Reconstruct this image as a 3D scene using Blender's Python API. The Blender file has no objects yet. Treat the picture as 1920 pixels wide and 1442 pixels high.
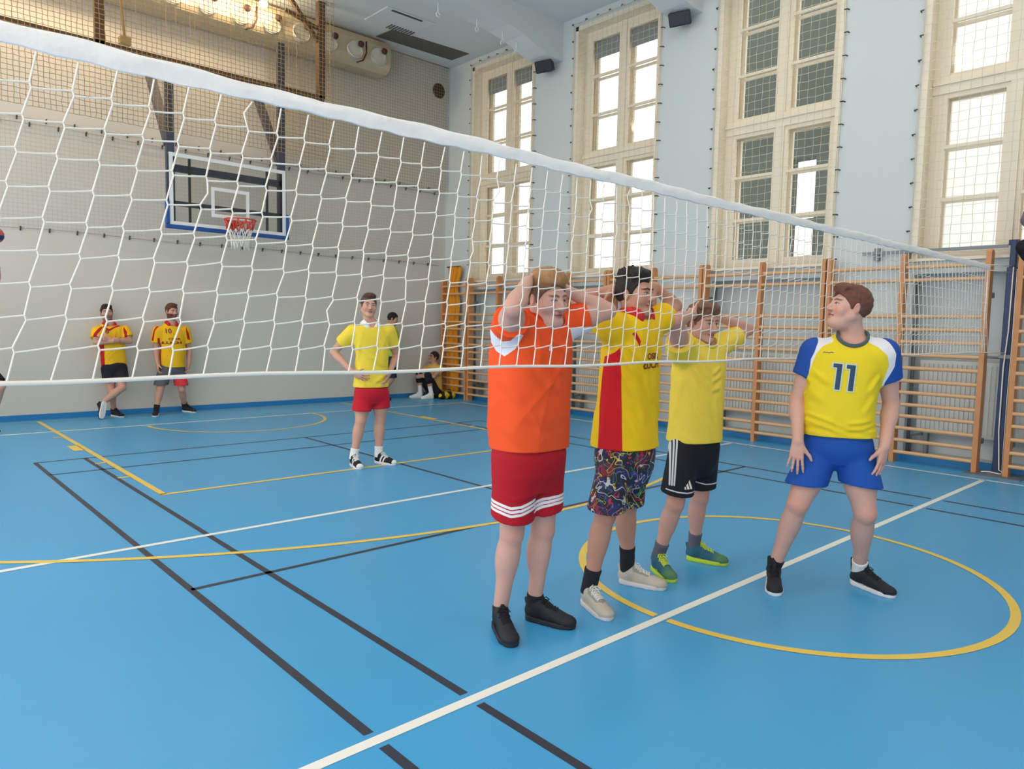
import bpy, bmesh, math, random
import numpy as np
from mathutils import Vector, Matrix
from mathutils.bvhtree import BVHTree

random.seed(7)
RNG = np.random.default_rng(11)
SC = bpy.context.scene
COL = SC.collection

# ------------------------------------------------------------------ camera
CAM = np.array([-8.9366, -2.2176, 1.548])
YAW, PITCH, ROLL, FPX = .7418, .0813, .0211, 1355.5
_f = np.array([math.sin(YAW)*math.cos(PITCH), math.cos(YAW)*math.cos(PITCH), -math.sin(PITCH)])
_r = np.array([math.cos(YAW), -math.sin(YAW), 0.0])
_u = np.cross(_r, _f)
_R = math.cos(ROLL)*_r + math.sin(ROLL)*_u
_U = -math.sin(ROLL)*_r + math.cos(ROLL)*_u
FH = np.array([math.sin(YAW), math.cos(YAW), 0.0])      # horizontal direction into the hall
RH = np.array([math.cos(YAW), -math.sin(YAW), 0.0])     # horizontal direction across it
cd = bpy.data.cameras.new('camera')
cam = bpy.data.objects.new('camera', cd)
COL.objects.link(cam)
M = Matrix(((_R[0], _U[0], -_f[0], CAM[0]), (_R[1], _U[1], -_f[1], CAM[1]), (_R[2], _U[2], -_f[2], CAM[2]), (0, 0, 0, 1)))
cam.matrix_world = M
cd.sensor_width = 36.0
cd.lens = FPX/1920*36
cd.clip_start = .05
cd.clip_end = 300
SC.camera = cam

# ------------------------------------------------------------------ light
SC.view_settings.view_transform = 'Standard'
SC.view_settings.look = 'None'
SC.view_settings.gamma = 1
SC.view_settings.use_curve_mapping = False
SC.view_settings.exposure = 0.0
w = bpy.data.worlds.new('world')
SC.world = w
w.use_nodes = True
wn = w.node_tree
wn.nodes.clear()
wo = wn.nodes.new('ShaderNodeOutputWorld')
wb = wn.nodes.new('ShaderNodeBackground')
wb.inputs['Color'].default_value = (1.0, .985, .96, 1)
wb.inputs['Strength'].default_value = 1.85
wn.links.new(wb.outputs[0], wo.inputs[0])

FILL_STRENGTH = 12.5  # glow of the added ceiling fill lights

# ------------------------------------------------------------------ helpers
def ray(a, b):
    return _f + _R*(a-960)/FPX - _U*(b-721)/FPX

def on_floor(a, b, z=0.0):
    d = ray(a, b)
    return CAM + (z-CAM[2])/d[2]*d

def srgb(r, g, b):
    def c(x):
        x /= 255.0
        return x/12.92 if x <= .04045 else ((x+.055)/1.055)**2.4
    return (c(r), c(g), c(b), 1.0)

def tag(o, label=None, cat=None, group=None, kind=None):
    if label: o['label'] = label
    if cat: o['category'] = cat
    if group: o['group'] = group
    if kind: o['kind'] = kind
    return o

def empty(name, loc=(0, 0, 0), label=None, cat=None, group=None):
    o = bpy.data.objects.new(name, None)
    o.empty_display_size = .1
    COL.objects.link(o)
    o.location = loc
    return tag(o, label, cat, group)

MATS = {}
def mat(name, col, rough=.6, metal=0.0, bump=0.0, bscale=60.0, var=0.0, vscale=6.0, spec=.5, emit=None, estr=0.0):
    m = bpy.data.materials.new(name)
    m.use_nodes = True
    nt = m.node_tree
    b = nt.nodes['Principled BSDF']
    b.inputs['Base Color'].default_value = col
    b.inputs['Roughness'].default_value = rough
    b.inputs['Metallic'].default_value = metal
    b.inputs['Specular IOR Level'].default_value = spec
    if emit:
        b.inputs['Emission Color'].default_value = emit
        b.inputs['Emission Strength'].default_value = estr
    tc = nt.nodes.new('ShaderNodeTexCoord')
    if var > 0:
        n = nt.nodes.new('ShaderNodeTexNoise')
        n.inputs['Scale'].default_value = vscale
        n.inputs['Detail'].default_value = 4
        nt.links.new(tc.outputs['Object'], n.inputs['Vector'])
        r = nt.nodes.new('ShaderNodeMapRange')
        r.inputs[3].default_value = 1-var
        r.inputs[4].default_value = 1+var
        nt.links.new(n.outputs['Fac'], r.inputs[0])
        v = nt.nodes.new('ShaderNodeMix')
        v.data_type = 'RGBA'
        v.blend_type = 'MULTIPLY'
        v.inputs[0].default_value = 1
        v.inputs[6].default_value = col
        nt.links.new(r.outputs[0], v.inputs[7])
        nt.links.new(v.outputs[2], b.inputs['Base Color'])
    if bump > 0:
        n2 = nt.nodes.new('ShaderNodeTexNoise')
        n2.inputs['Scale'].default_value = bscale
        n2.inputs['Detail'].default_value = 3
        nt.links.new(tc.outputs['Object'], n2.inputs['Vector'])
        bp = nt.nodes.new('ShaderNodeBump')
        bp.inputs['Strength'].default_value = bump
        bp.inputs['Distance'].default_value = .01
        nt.links.new(n2.outputs['Fac'], bp.inputs['Height'])
        nt.links.new(bp.outputs[0], b.inputs['Normal'])
    MATS[name] = m
    return m

class MB:
    """collects boxes, tubes and sheets, then links them as one mesh object"""
    def __init__(s):
        s.v = []
        s.f = []
        s.mi = []
        s.sm = []
    def add(s, vs, fs, mi=0, smooth=False):
        o = len(s.v)
        s.v += [tuple(map(float, p)) for p in vs]
        s.f += [tuple(o+i for i in q) for q in fs]
        s.mi += [mi]*len(fs)
        s.sm += [smooth]*len(fs)
    def box(s, a, b, mi=0):
        x0, y0, z0 = np.minimum(a, b)
        x1, y1, z1 = np.maximum(a, b)
        s.add([(x0, y0, z0), (x1, y0, z0), (x1, y1, z0), (x0, y1, z0), (x0, y0, z1), (x1, y0, z1), (x1, y1, z1), (x0, y1, z1)],
              [(0, 3, 2, 1), (4, 5, 6, 7), (0, 1, 5, 4), (1, 2, 6, 5), (2, 3, 7, 6), (3, 0, 4, 7)], mi)
    def bar(s, p, q, wd, ht, up=(0, 0, 1), mi=0):
        p = Vector(p); q = Vector(q)
        d = (q-p).normalized()
        up = Vector(up)
        a = d.cross(up)
        if a.length < 1e-4: a = d.cross(Vector((1, 0, 0)))
        a.normalize()
        b = a.cross(d)
        a *= wd/2; b *= ht/2
        vs = [p-a-b, p+a-b, p+a+b, p-a+b, q-a-b, q+a-b, q+a+b, q-a+b]
        s.add(vs, [(0, 1, 2, 3), (7, 6, 5, 4), (0, 4, 5, 1), (1, 5, 6, 2), (2, 6, 7, 3), (3, 7, 4, 0)], mi)
    def tube(s, pts, r, n=6, mi=0, caps=True, closed=False):
        pts = [Vector(p) for p in pts]
        k = len(pts)
        rs = r if isinstance(r, (list, tuple)) else [r]*k
        a = None
        vs = []
        for i, p in enumerate(pts):
            if closed: d = pts[(i+1) % k]-pts[i-1]
            else: d = pts[min(i+1, k-1)]-pts[max(i-1, 0)]
            d.normalize()
            if a is None:
                a = d.cross(Vector((0, 0, 1)))
                if a.length < .1: a = d.cross(Vector((1, 0, 0)))
            a = (a-d*a.dot(d)).normalized()
            b = d.cross(a)
            for j in range(n):
                t = 2*math.pi*j/n
                vs.append(p+(a*math.cos(t)+b*math.sin(t))*rs[i])
        fs = []
        for i in range(k if closed else k-1):
            i2 = (i+1) % k
            for j in range(n):
                j2 = (j+1) % n
                fs.append((i*n+j, i*n+j2, i2*n+j2, i2*n+j))
        if caps and not closed:
            fs.append(tuple(range(n-1, -1, -1)))
            fs.append(tuple((k-1)*n+j for j in range(n)))
        s.add(vs, fs, mi, n > 4)
    def lathe(s, prof, c, ax=(0, 0, 1), n=24, mi=0):
        ax = Vector(ax).normalized()
        a = ax.cross(Vector((0, 0, 1)))
        if a.length < .1: a = ax.cross(Vector((1, 0, 0)))
        a.normalize()
        b = ax.cross(a)
        c = Vector(c)
        vs = []
        for (r, h) in prof:
            for j in range(n):
                t = 2*math.pi*j/n
                vs.append(c+ax*h+(a*math.cos(t)+b*math.sin(t))*max(r, 1e-4))
        fs = []
        for i in range(len(prof)-1):
            for j in range(n):
                j2 = (j+1) % n
                fs.append((i*n+j, i*n+j2, (i+1)*n+j2, (i+1)*n+j))
        s.add(vs, fs, mi, True)
    def grid(s, P, mi=0, smooth=True):
        P = np.asarray(P)
        n, m = P.shape[:2]
        s.add(P.reshape(-1, 3), [(i*m+j, i*m+j+1, (i+1)*m+j+1, (i+1)*m+j) for i in range(n-1) for j in range(m-1)], mi, smooth)
    def build(s, name, mats, parent=None, origin=(0, 0, 0), bevel=0):
        me = bpy.data.meshes.new(name)
        o3 = np.array(origin, float)
        me.from_pydata([tuple(np.array(p)-o3) for p in s.v], [], s.f)
        if not isinstance(mats, (list, tuple)): mats = [mats]
        for m in mats: me.materials.append(m)
        me.polygons.foreach_set('material_index', s.mi)
        me.polygons.foreach_set('use_smooth', s.sm)
        me.update()
        o = bpy.data.objects.new(name, me)
        COL.objects.link(o)
        o.location = origin
        if parent: o.parent = parent
        if bevel:
            b = o.modifiers.new('bevel', 'BEVEL')
            b.width = bevel
            b.segments = 2
            b.limit_method = 'ANGLE'
        return o

def copy_tree(o, parent=None):
    c = o.copy()
    COL.objects.link(c)
    c.parent = parent
    for ch in list(o.children):
        copy_tree(ch, c)
    return c

# ------------------------------------------------------------------ materials of the hall
mat('pier_paint', srgb(208, 214, 214), .75, bump=.05, bscale=120, var=.02, vscale=1.5)
mat('wall_paint', srgb(214, 208, 198), .75, bump=.05, bscale=120, var=.03, vscale=1.5)
mat('ceiling_paint', srgb(216, 220, 220), .8, var=.02, vscale=1)
mat('cream_paint', srgb(238, 226, 204), .5, var=.04, vscale=5)
mat("court_blue", srgb(68, 160, 212), .33, bump=.02, bscale=250, var=.035, vscale=1.2, spec=.45)
mat('skirting_blue', srgb(40, 128, 190), .4, var=.03)
mat('line_white', srgb(238, 238, 228), .4, var=.03)
mat('line_yellow', srgb(236, 200, 84), .4, var=.05)
mat('line_navy', srgb(44, 50, 66), .45, var=.08)
mat('beech', srgb(206, 140, 88), .45, var=.12, vscale=9)
mat('beech_light', srgb(222, 172, 124), .45, var=.1, vscale=12)
mat('navy_steel', srgb(30, 52, 92), .4, metal=.1, var=.1, vscale=20)
mat('grey_steel', srgb(120, 126, 130), .4, metal=.3, var=.05)
mat('dark_steel', srgb(70, 72, 88), .5, metal=.1, var=.05)
mat('brown_steel', srgb(96, 70, 48), .6, var=.1)
mat('cord_white', srgb(238, 232, 220), .8)
mat('cord_tan', srgb(180, 150, 100), .85)
mat('cord_cream', srgb(216, 208, 184), .85)
mat('cord_grey', srgb(160, 160, 154), .85)
mat('band_fabric', srgb(242, 240, 238), .7, bump=.25, bscale=40, var=.05, vscale=14)
mat('hook_dark', srgb(70, 66, 60), .6)
mat('black_plastic', srgb(28, 30, 46), .45)
mat('duct_beige', srgb(196, 180, 150), .45, var=.06, vscale=3)
mat('nozzle_grey', srgb(206, 200, 186), .3, metal=.2)
mat('lamp_glow', (1, .86, .6, 1), .5, emit=(1, .80, .48, 1), estr=14)
mat('grille_dark', srgb(96, 92, 86), .7, var=.15, vscale=60)
mat('white_plastic', srgb(236, 236, 232), .4)
mat('vent_brown', srgb(70, 40, 34), .7)
mat('board_blue', srgb(30, 82, 150), .5)
mat('board_white', srgb(240, 238, 236), .45)
mat('ring_red', srgb(214, 70, 52), .4)
mat('radiator_white', srgb(214, 214, 208), .45)
mat('niche_grey', srgb(150, 154, 154), .8, var=.06)
mat('concrete', srgb(196, 198, 196), .8, var=.05)
mat('dark_facade', srgb(92, 100, 92), .8, var=.1, vscale=2)
mat('facade_white', srgb(244, 244, 240), .8)
mat('facade_glass', srgb(190, 206, 220), .6)
mat('orange_cloth', srgb(226, 148, 22), .75, var=.08, vscale=8)

def glass(name, op, col):
    m = bpy.data.materials.new(name)
    m.use_nodes = True
    nt = m.node_tree
    nt.nodes.clear()
    o = nt.nodes.new('ShaderNodeOutputMaterial')
    t = nt.nodes.new('ShaderNodeBsdfTransparent')
    t.inputs[0].default_value = col
    g = nt.nodes.new('ShaderNodeBsdfGlossy')
    g.inputs['Roughness'].default_value = .03
    mx = nt.nodes.new('ShaderNodeMixShader')
    fr = nt.nodes.new('ShaderNodeFresnel')
    fr.inputs[0].default_value = op
    nt.links.new(fr.outputs[0], mx.inputs[0])
    nt.links.new(t.outputs[0], mx.inputs[1])
    nt.links.new(g.outputs[0], mx.inputs[2])
    nt.links.new(mx.outputs[0], o.inputs[0])
    MATS[name] = m
glass('pane_glass', 1.35, (.97, .98, .98, 1))
glass('board_glass', 1.25, (.93, .94, .93, 1))

# ------------------------------------------------------------------ room
XR, YB, ZC = .6, 10.42, 6.9
XL, YF = -9.9, -6.0
ROOM = {}
b = MB()
b.box((XL-.1, YF, -.12), (XR, YB, 0))
floor = tag(b.build('floor', MATS['court_blue']), 'blue sports floor with painted court lines', None, None, 'structure')
b = MB()
b.box((XL-.1, YB, -.12), (XR+.45, YB+.3, ZC+.3))
tag(b.build('wall_back', MATS['wall_paint']), 'pale grey end wall behind the basketball hoop', None, None, 'structure')
b = MB()
b.box((XL-.1, YF, ZC), (XR+.45, YB, ZC+.3))
tag(b.build('ceiling', MATS['ceiling_paint']), 'white ceiling crossed by plastered beams', None, None, 'structure')

b = MB(); b.box((XL-.1, YF-.3, -.12), (XR+.45, YF, ZC+.3))  # unseen wall, put in to keep out light from behind the camera
tag(b.build('wall_front', MATS['wall_paint']), 'pale unseen wall added behind the viewer to block light', None, None, 'structure')
WINS = [(7.78, 9.50), (4.95, 6.67), (2.08, 3.82), (-.72, 1.03), (-3.6, -1.85)]
ZS, ZH = 2.45, 6.68
b = MB()
edges = [YB]
for (y0, y1) in WINS: edges += [y1, y0]
edges.append(YF)
XO = XR+.45
for i in range(0, len(edges), 2):
    b.box((XR, edges[i], -.12), (XO, edges[i+1], ZC))
for (y0, y1) in WINS:
    b.box((XR, y0, ZH), (XO, y1, ZC))
    b.box((XR, y0, 2.27), (XO, y1, ZS))
    b.box((XR+.24, y0, -.12), (XO, y1, 2.27))
    b.box((XR, y0, -.12), (XR+.24, y1, .1))
tag(b.build('wall_right', MATS['pier_paint']), 'pale wall of tall windows with wall bars along it', None, None, 'structure')

# ceiling beams with haunches at the window wall
zs = [(-10, 6.56), (-1.2, 6.55), (-.7, 6.51), (-.35, 6.44), (-.05, 6.34), (.2, 6.27), (.4, 6.245), (.6, 6.24)]
for i, y0 in enumerate((7.03, 4.17, 1.3, -1.55)):
    b = MB()
    pr = []
    for (x, z) in zs: pr += [(x, y0, z), (x, y0+.48, z)]
    n = len(zs)
    top = [(x, y0, ZC) for x, z in zs]+[(x, y0+.48, ZC) for x, z in zs]
    b.add(pr+top, [(2*k, 2*k+1, 2*k+3, 2*k+2) for k in range(n-1)] +
          [(2*k, 2*k+2, 2*n+k+1, 2*n+k) for k in range(n-1)] +
          [(2*k+3, 2*k+1, 3*n+k, 3*n+k+1) for k in range(n-1)])
    tag(b.build('trim_%d' % (i+1), MATS['ceiling_paint']), 'plastered ceiling beam curving down to the window wall', None, None, 'structure')

b = MB()
b.box((XL, YB-.014, 0), (XR, YB, .085))
tag(b.build('baseboard_back', MATS['skirting_blue']), 'blue skirting along the end wall', None, None, 'structure')
b = MB()
for i in range(0, len(edges), 2):
    b.box((XR-.014, edges[i], 0), (XR, edges[i+1], .1))
for (y0, y1) in WINS: b.box((XR-.014, y0, 0), (XR, y1, .1))
tag(b.build('baseboard_right', MATS['skirting_blue']), 'blue skirting along the window wall', None, None, 'structure')

# floor lines
def seg(bm, p, q, wd=.05, z=.0015):
    p = np.array(p, float); q = np.array(q, float)
    d = (q-p)/np.linalg.norm(q-p)
    n = np.array([-d[1], d[0]])*wd/2
    bm.add([(*(p+n), z), (*(p-n), z), (*(q-n), z), (*(q+n), z)], [(0, 1, 2, 3)])
def arc(bm, c, r, a0, a1, wd=.05, z=.0015, n=96, gaps=()):
    prev = None
    for i in range(n+1):
        a = a0+(a1-a0)*i/n
        e = np.array([math.cos(a), math.sin(a)])
        cur = (np.array(c)+e*(r-wd/2), np.array(c)+e*(r+wd/2))
        if prev is not None:
            bm.add([(*prev[0], z), (*prev[1], z), (*cur[1], z), (*cur[0], z)], [(0, 1, 2, 3)])
        prev = cur
b = MB()
seg(b, (-9, 0), (0, 0)); seg(b, (0, -6), (0, 9.025)); seg(b, (-9, 9), (0, 9)); seg(b, (-9, 3), (0, 3)); seg(b, (-9, -3), (0, -3)); seg(b, (-9, -6), (-9, 9.025))
b.build('volleyball_line', MATS['line_white'], floor)
b = MB()
Z2 = .001
for x in (-7.55, -7.09, -1.91, -1.45):
    seg(b, (x, .055), (x, 6.7), .042, Z2); seg(b, (x, -6), (x, -.05), .042, Z2)
seg(b, (-7.57, 6.7), (-1.43, 6.7), .04, Z2); seg(b, (-7.55, 5.94), (-1.45, 5.94), .04, Z2)
seg(b, (-7.55, 1.98), (-1.45, 1.98), .04, Z2); seg(b, (-4.5, 1.98), (-4.5, 6.7), .04, Z2)
seg(b, (-7.55, -1.98), (-1.45, -1.98), .04, Z2)
b.build('badminton_line', MATS['line_navy'], floor)
b = MB()
Z3 = .002
seg(b, (-6.95, 4.46), (-6.95, 10.2), .055, Z3); seg(b, (-2.02, 4.46), (-2.02, 10.2), .055, Z3); seg(b, (-6.977, 4.46), (-1.993, 4.46), .055, Z3)
seg(b, (-9.2, 10.2), (.3, 10.2), .03, Z3)
for s, x in ((-1, -6.95), (1, -2.02)):
    seg(b, (x+s*.02, 8.43), (x+s*.13, 8.43), .05, Z3)
    seg(b, (x+s*.02, 7.45), (x+s*.13, 7.45), .42, Z3)
    seg(b, (x+s*.02, 6.3), (x+s*.13, 6.3), .05, Z3)
    seg(b, (x+s*.02, 5.41), (x+s*.13, 5.41), .05, Z3)
a = math.atan2(.04, 1.28)
arc(b, (-4.5, 0), 1.28, a, math.pi-a, .05, Z3); arc(b, (-4.5, 0), 1.28, -a, -math.pi+a, .05, Z3)
arc(b, (-4.5, 8.22), 6.3, math.radians(183), math.radians(357), .05, Z3, 160)
arc(b, (-4.53, 8.86), 1.3, math.radians(178), math.radians(370), .05, Z3)
b.build('basketball_line', MATS['line_yellow'], floor)

# ------------------------------------------------------------------ windows
def window(k, y0, y1):
    xg = XR+.2
    b = MB()
    # painted lining of the reveal
    b.box((XR-.012, y0-.05, ZS-.04), (XR+.012, y0+.02, ZH+.05)); b.box((XR-.012, y1-.02, ZS-.04), (XR+.012, y1+.05, ZH+.05))
    b.box((XR-.012, y0-.05, ZH-.02), (XR+.012, y1+.05, ZH+.05))
    b.box((XR, y0, ZS), (XR+.44, y0+.015, ZH)); b.box((XR, y1-.015, ZS), (XR+.44, y1, ZH)); b.box((XR, y0, ZH-.015), (XR+.44, y1, ZH))
    o = b.build('window_%d' % k, MATS['cream_paint'])
    tag(o, ['tall cream window nearest the end wall', 'tall cream window between the two black speakers', 'tall cream window with dark panes', 'tall bright window behind the net post', 'tall window past the right edge'][k-1], None, None, 'structure')
    for nm, x in (('inner_frame', xg), ('outer_frame', xg+.16)):
        b = MB()
        fw = .11
        b.box((x, y0+.015, ZS), (x+.06, y0+.015+fw, ZH)); b.box((x, y1-.015-fw, ZS), (x+.06, y1-.015, ZH))
        b.box((x+.002, y0+.016, ZH-.13), (x+.058, y1-.016, ZH-.016)); b.box((x+.002, y0+.016, ZS+.001), (x+.058, y1-.016, ZS+.09))
        ym = (y0+y1)/2
        b.box((x-.02, ym-.06, ZS+.002), (x+.061, ym+.06, ZH-.018))
        b.box((x-.023, y0+.017, 4.40), (x+.057, y1-.017, 4.58)); b.box((x-.05, y0+.02, 4.50), (x-.01, y1-.02, 4.545))
        for (za, zb, nr) in ((4.58, ZH-.13, 3), (ZS+.09, 4.40, 3)):
            for sgn in (0, 1):
                ya, yb = (y0+.125, ym-.06) if sgn == 0 else (ym+.06, y1-.125)
                # sash rim
                b.box((x+.005, ya-.004, za), (x+.05, ya+.045, zb)); b.box((x+.005, yb-.045, za), (x+.05, yb+.004, zb))
                b.box((x+.007, ya, za-.004), (x+.048, yb, za+.05)); b.box((x+.007, ya, zb-.05), (x+.048, yb, zb+.004))
                for j in range(1, nr):
                    zz = za+(zb-za)*j/nr
                    b.box((x+.009, ya, zz-.02), (x+.046, yb, zz+.02))
        b.build(nm, MATS['cream_paint'], o)
    b = MB()
    b.add([(xg+.03, y0, ZS), (xg+.03, y1, ZS), (xg+.03, y1, ZH), (xg+.03, y0, ZH)], [(3, 2, 1, 0)])
    b.build('pane', MATS['pane_glass'], o)
    b = MB()
    b.box((XR-.06, y0-.06, ZS-.035), (XR+.2, y1+.06, ZS))
    b.build('sill', MATS['cream_paint'], o)
    if k in (1, 2):
        b = MB()
        for ya, yb in ((y0+.17, (y0+y1)/2-.1), ((y0+y1)/2+.1, y1-.17)):
            b.box((xg+.08, ya, 6.22), (xg+.1, yb, 6.5))
        b.build('roller_blind', MATS['niche_grey'], o)
for k, (y0, y1) in enumerate(WINS): window(k+1, y0, y1)

# netting in front of each window, tied to hooks round the opening
def net_sheet(b, A, U, V, nu, nv, r, jit=0.0, n=3, sag=0.0):
    A = np.array(A, float); U = np.array(U, float); V = np.array(V, float)
    N = np.cross(U, V); N /= np.linalg.norm(N)
    P = np.zeros((nu+1, nv+1, 3))
    for i in range(nu+1):
        for j in range(nv+1):
            s, t = i/nu, j/nv
            P[i, j] = A+U*s+V*t+RNG.normal(0, jit, 3)+N*sag*math.sin(math.pi*s)*math.sin(math.pi*t)
    for i in range(nu+1): b.tube(P[i], r, n, caps=False)
    for j in range(nv+1): b.tube(P[:, j], r, n, caps=False)
    return P
NETLAB = ['cream cord netting over the window nearest the end wall', 'cream cord netting over the window between the speakers', 'cream cord netting over the dark window', 'cream cord netting over the bright window by the net post']
for k, (y0, y1) in enumerate(WINS[:4]):
    o = empty('window_net', (XR-.04, (y0+y1)/2, ZS), NETLAB[k], 'safety net', 'cord nets over the windows')
    b = MB()
    ya, yb, za, zb = y0-.05, y1+.06, 2.5, 6.78
    net_sheet(b, (XR-.045, ya, za), (0, yb-ya, 0), (0, 0, zb-za), 17, 40, .0028, .004)
    m = b.build('net_mesh', MATS['cord_cream'], o, (0, 0, 0)); m.matrix_parent_inverse = Matrix.Translation(-Vector(o.location))
    b = MB()
    pts = []
    nz = 15
    for i in range(nz+1): pts.append((ya+RNG.normal(0, .008), za+(zb-za)*i/nz))
    for i in range(1, 7): pts.append((ya+(yb-ya)*i/7, zb+RNG.normal(0, .008)))
    for i in range(nz+1): pts.append((yb+RNG.normal(0, .008), zb-(zb-za)*i/nz))
    b.tube([(XR-.045, y, z) for y, z in pts], .005, 5)
    m = b.build('border_rope', MATS['cord_cream'], o); m.matrix_parent_inverse = Matrix.Translation(-Vector(o.location))
    b = MB()
    for y, z in pts:
        sy = -1 if y < (y0+y1)/2 else 1
        dz = .0
        if z > zb-.05 and ya+.1 < y < yb-.1: b.tube([(XR, y, z+.035), (XR-.045, y, z+.03), (XR-.05, y, z)], .008, 5)
        else: b.tube([(XR, y+sy*.045, z), (XR-.045, y+sy*.04, z), (XR-.05, y, z)], .008, 5)
    m = b.build('hook', MATS['hook_dark'], o); m['kind'] = 'stuff'; m.matrix_parent_inverse = Matrix.Translation(-Vector(o.location))

# radiators in the niches under the windows
for k, (y0, y1) in enumerate(WINS[:4]):
    lab = ['white ribbed radiator in the niche nearest the end wall', 'white ribbed radiator under the window between the speakers', 'white ribbed radiator under the dark window', 'white ribbed radiator behind the wall bars by the net post'][k]
    o = empty('radiator', (XR+.12, (y0+y1)/2, .1), lab, 'radiator', 'radiators under the windows')
    b = MB()
    ya, yb = y0+.12, y1-.12
    b.box((XR+.05, ya, .36), (XR+.2, yb, 1.24))
    for i in range(int((yb-ya)/.05)):
        y = ya+.025+i*.05
        b.box((XR+.036, y-.014, .4), (XR+.051, y+.014, 1.2))
    m = b.build('panel', MATS['radiator_white'], o); m.matrix_parent_inverse = Matrix.Translation(-Vector(o.location))
    b = MB()
    b.tube([(XR+.1, y1-.02, .1), (XR+.1, y1-.02, 2.2)], .018, 8)
    b.tube([(XR+.1, y1-.02, 1.3), (XR+.1, y0+.1, 1.3)], .014, 8)
    b.tube([(XR+.1, y1-.05, .1), (XR+.1, y1-.05, .3), (XR+.1, yb-.05, .33), (XR+.1, yb-.05, .4)], .014, 8)
    m = b.build('pipe', MATS['grey_steel'], o); m.matrix_parent_inverse = Matrix.Translation(-Vector(o.location))
    for y in (ya+.1, yb-.1):
        b = MB(); b.box((XR+.08, y-.02, .1), (XR+.16, y+.02, .37))
        m = b.build('foot', MATS['grey_steel'], o); m.matrix_parent_inverse = Matrix.Translation(-Vector(o.location))
def fix(o, root):
    o.matrix_parent_inverse = Matrix.Translation(-Vector(root.location))
    return o

# ------------------------------------------------------------------ wall bars
RZ = [.126, .273, .42, .567, .705, .85, .99, 1.144, 1.3, 1.455, 1.6, 1.755, 2.18, 2.335]
def post_mb(y):
    b = MB()
    x0, x1, t = -.25, -.13, .026
    prof = [(x1, 0), (x1, 2.47), (x1-.03, 2.495), (x0+.03, 2.495), (x0, 2.46), (x0, 0)]
    n = len(prof)
    vs = [(x, y-t, z) for x, z in prof]+[(x, y+t, z) for x, z in prof]
    b.add(vs, [tuple(range(n)), tuple(range(2*n-1, n-1, -1))]+[(i, n+i, n+(i+1) % n, (i+1) % n) for i in range(n)][::1])
    return b
def wall_bars():
    root = empty('wall_bars')
    for y in (0.03, .91, 1.79): post_mb(y).build('upright', MATS['beech'], root)
    for (a, c) in ((.056, .884), (.936, 1.764)):
        for i, z in enumerate(RZ):
            b = MB()
            xx = -.235 if i != len(RZ)-1 else -.215
            ring = [(.022*math.cos(t*math.pi/4)*.8, .022*math.sin(t*math.pi/4)) for t in range(8)]
            vs = [(xx+p, a, z+q) for p, q in ring]+[(xx+p, c, z+q) for p, q in ring]
            b.add(vs, [(j, (j+1) % 8, 8+(j+1) % 8, 8+j) for j in range(8)], 0, True)
            b.build('rung', MATS['beech_light'], root)
    for y in (.03, 1.79):
        for z in (.35, 2.0):
            b = MB(); b.box((-.14, y-.02, z-.03), (0, y+.02, z+.03))
            b.build('wall_bracket', MATS['grey_steel'], root)
    return root
BARS = [(.165, 'beech wall bars between the net post and the dark window'), (2.0, 'beech wall bars below the dark window'), (3.83, 'beech wall bars behind the player in the plain yellow T-shirt'),
        (5.66, 'beech wall bars behind the tall player in the yellow and red shirt'), (7.49, 'beech wall bars behind the player in the orange shirt'),
        (-1.9, 'beech wall bars cut by the right edge beyond the net post')]
proto = wall_bars()
for i, (y, lab) in enumerate(BARS):
    o = proto if i == 0 else copy_tree(proto)
    o.location = (XR, y, 0)
    tag(o, lab, 'wall bars', 'wooden wall bars along the window wall')
# one single bay in the corner
root = empty('wall_bars', (XR, 9.33, 0), 'narrow beech wall bars in the corner with orange cloth behind', 'wall bars', 'wooden wall bars along the window wall')
for y in (.03, .84): post_mb(y).build('upright', MATS['beech'], root)
for i, z in enumerate(RZ):
    b = MB()
    ring = [(.022*math.cos(t*math.pi/4)*.8, .022*math.sin(t*math.pi/4)) for t in range(8)]
    vs = [(-.235+p, .056, z+q) for p, q in ring]+[(-.235+p, .814, z+q) for p, q in ring]
    b.add(vs, [(j, (j+1) % 8, 8+(j+1) % 8, 8+j) for j in range(8)], 0, True)
    b.build('rung', MATS['beech_light'], root)

# orange cloth gathered in the corner behind the bars
P = []
for i in range(28):
    t = i/27
    z = 2.74-t*2.62
    row = []
    wdt = .26+.10*abs(math.cos(t*3.0))-.1*math.exp(-((t-.16)/.07)**2)
    for j in range(33):
        s = j/32
        row.append((.46+.035*math.sin(s*26+t*3)+.02*math.sin(s*9), 10.13-(s*wdt+.02)*1.15, z))
    P.append(row)
b = MB(); b.grid(P)
o = b.build('curtain', MATS['orange_cloth'], None)
tag(o, 'orange cloth hanging gathered in the corner behind the wall bars', 'curtain')
sm = o.modifiers.new('solid', 'SOLIDIFY'); sm.thickness = .006
b = MB()
b.tube([(.47, 10.16, 2.75), (.47, 9.72, 2.75)], .014, 6)
b.box((.46, 10.1, 2.735), (.6, 10.13, 2.765))
b.build('curtain_rail', MATS['hook_dark'], o)

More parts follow.
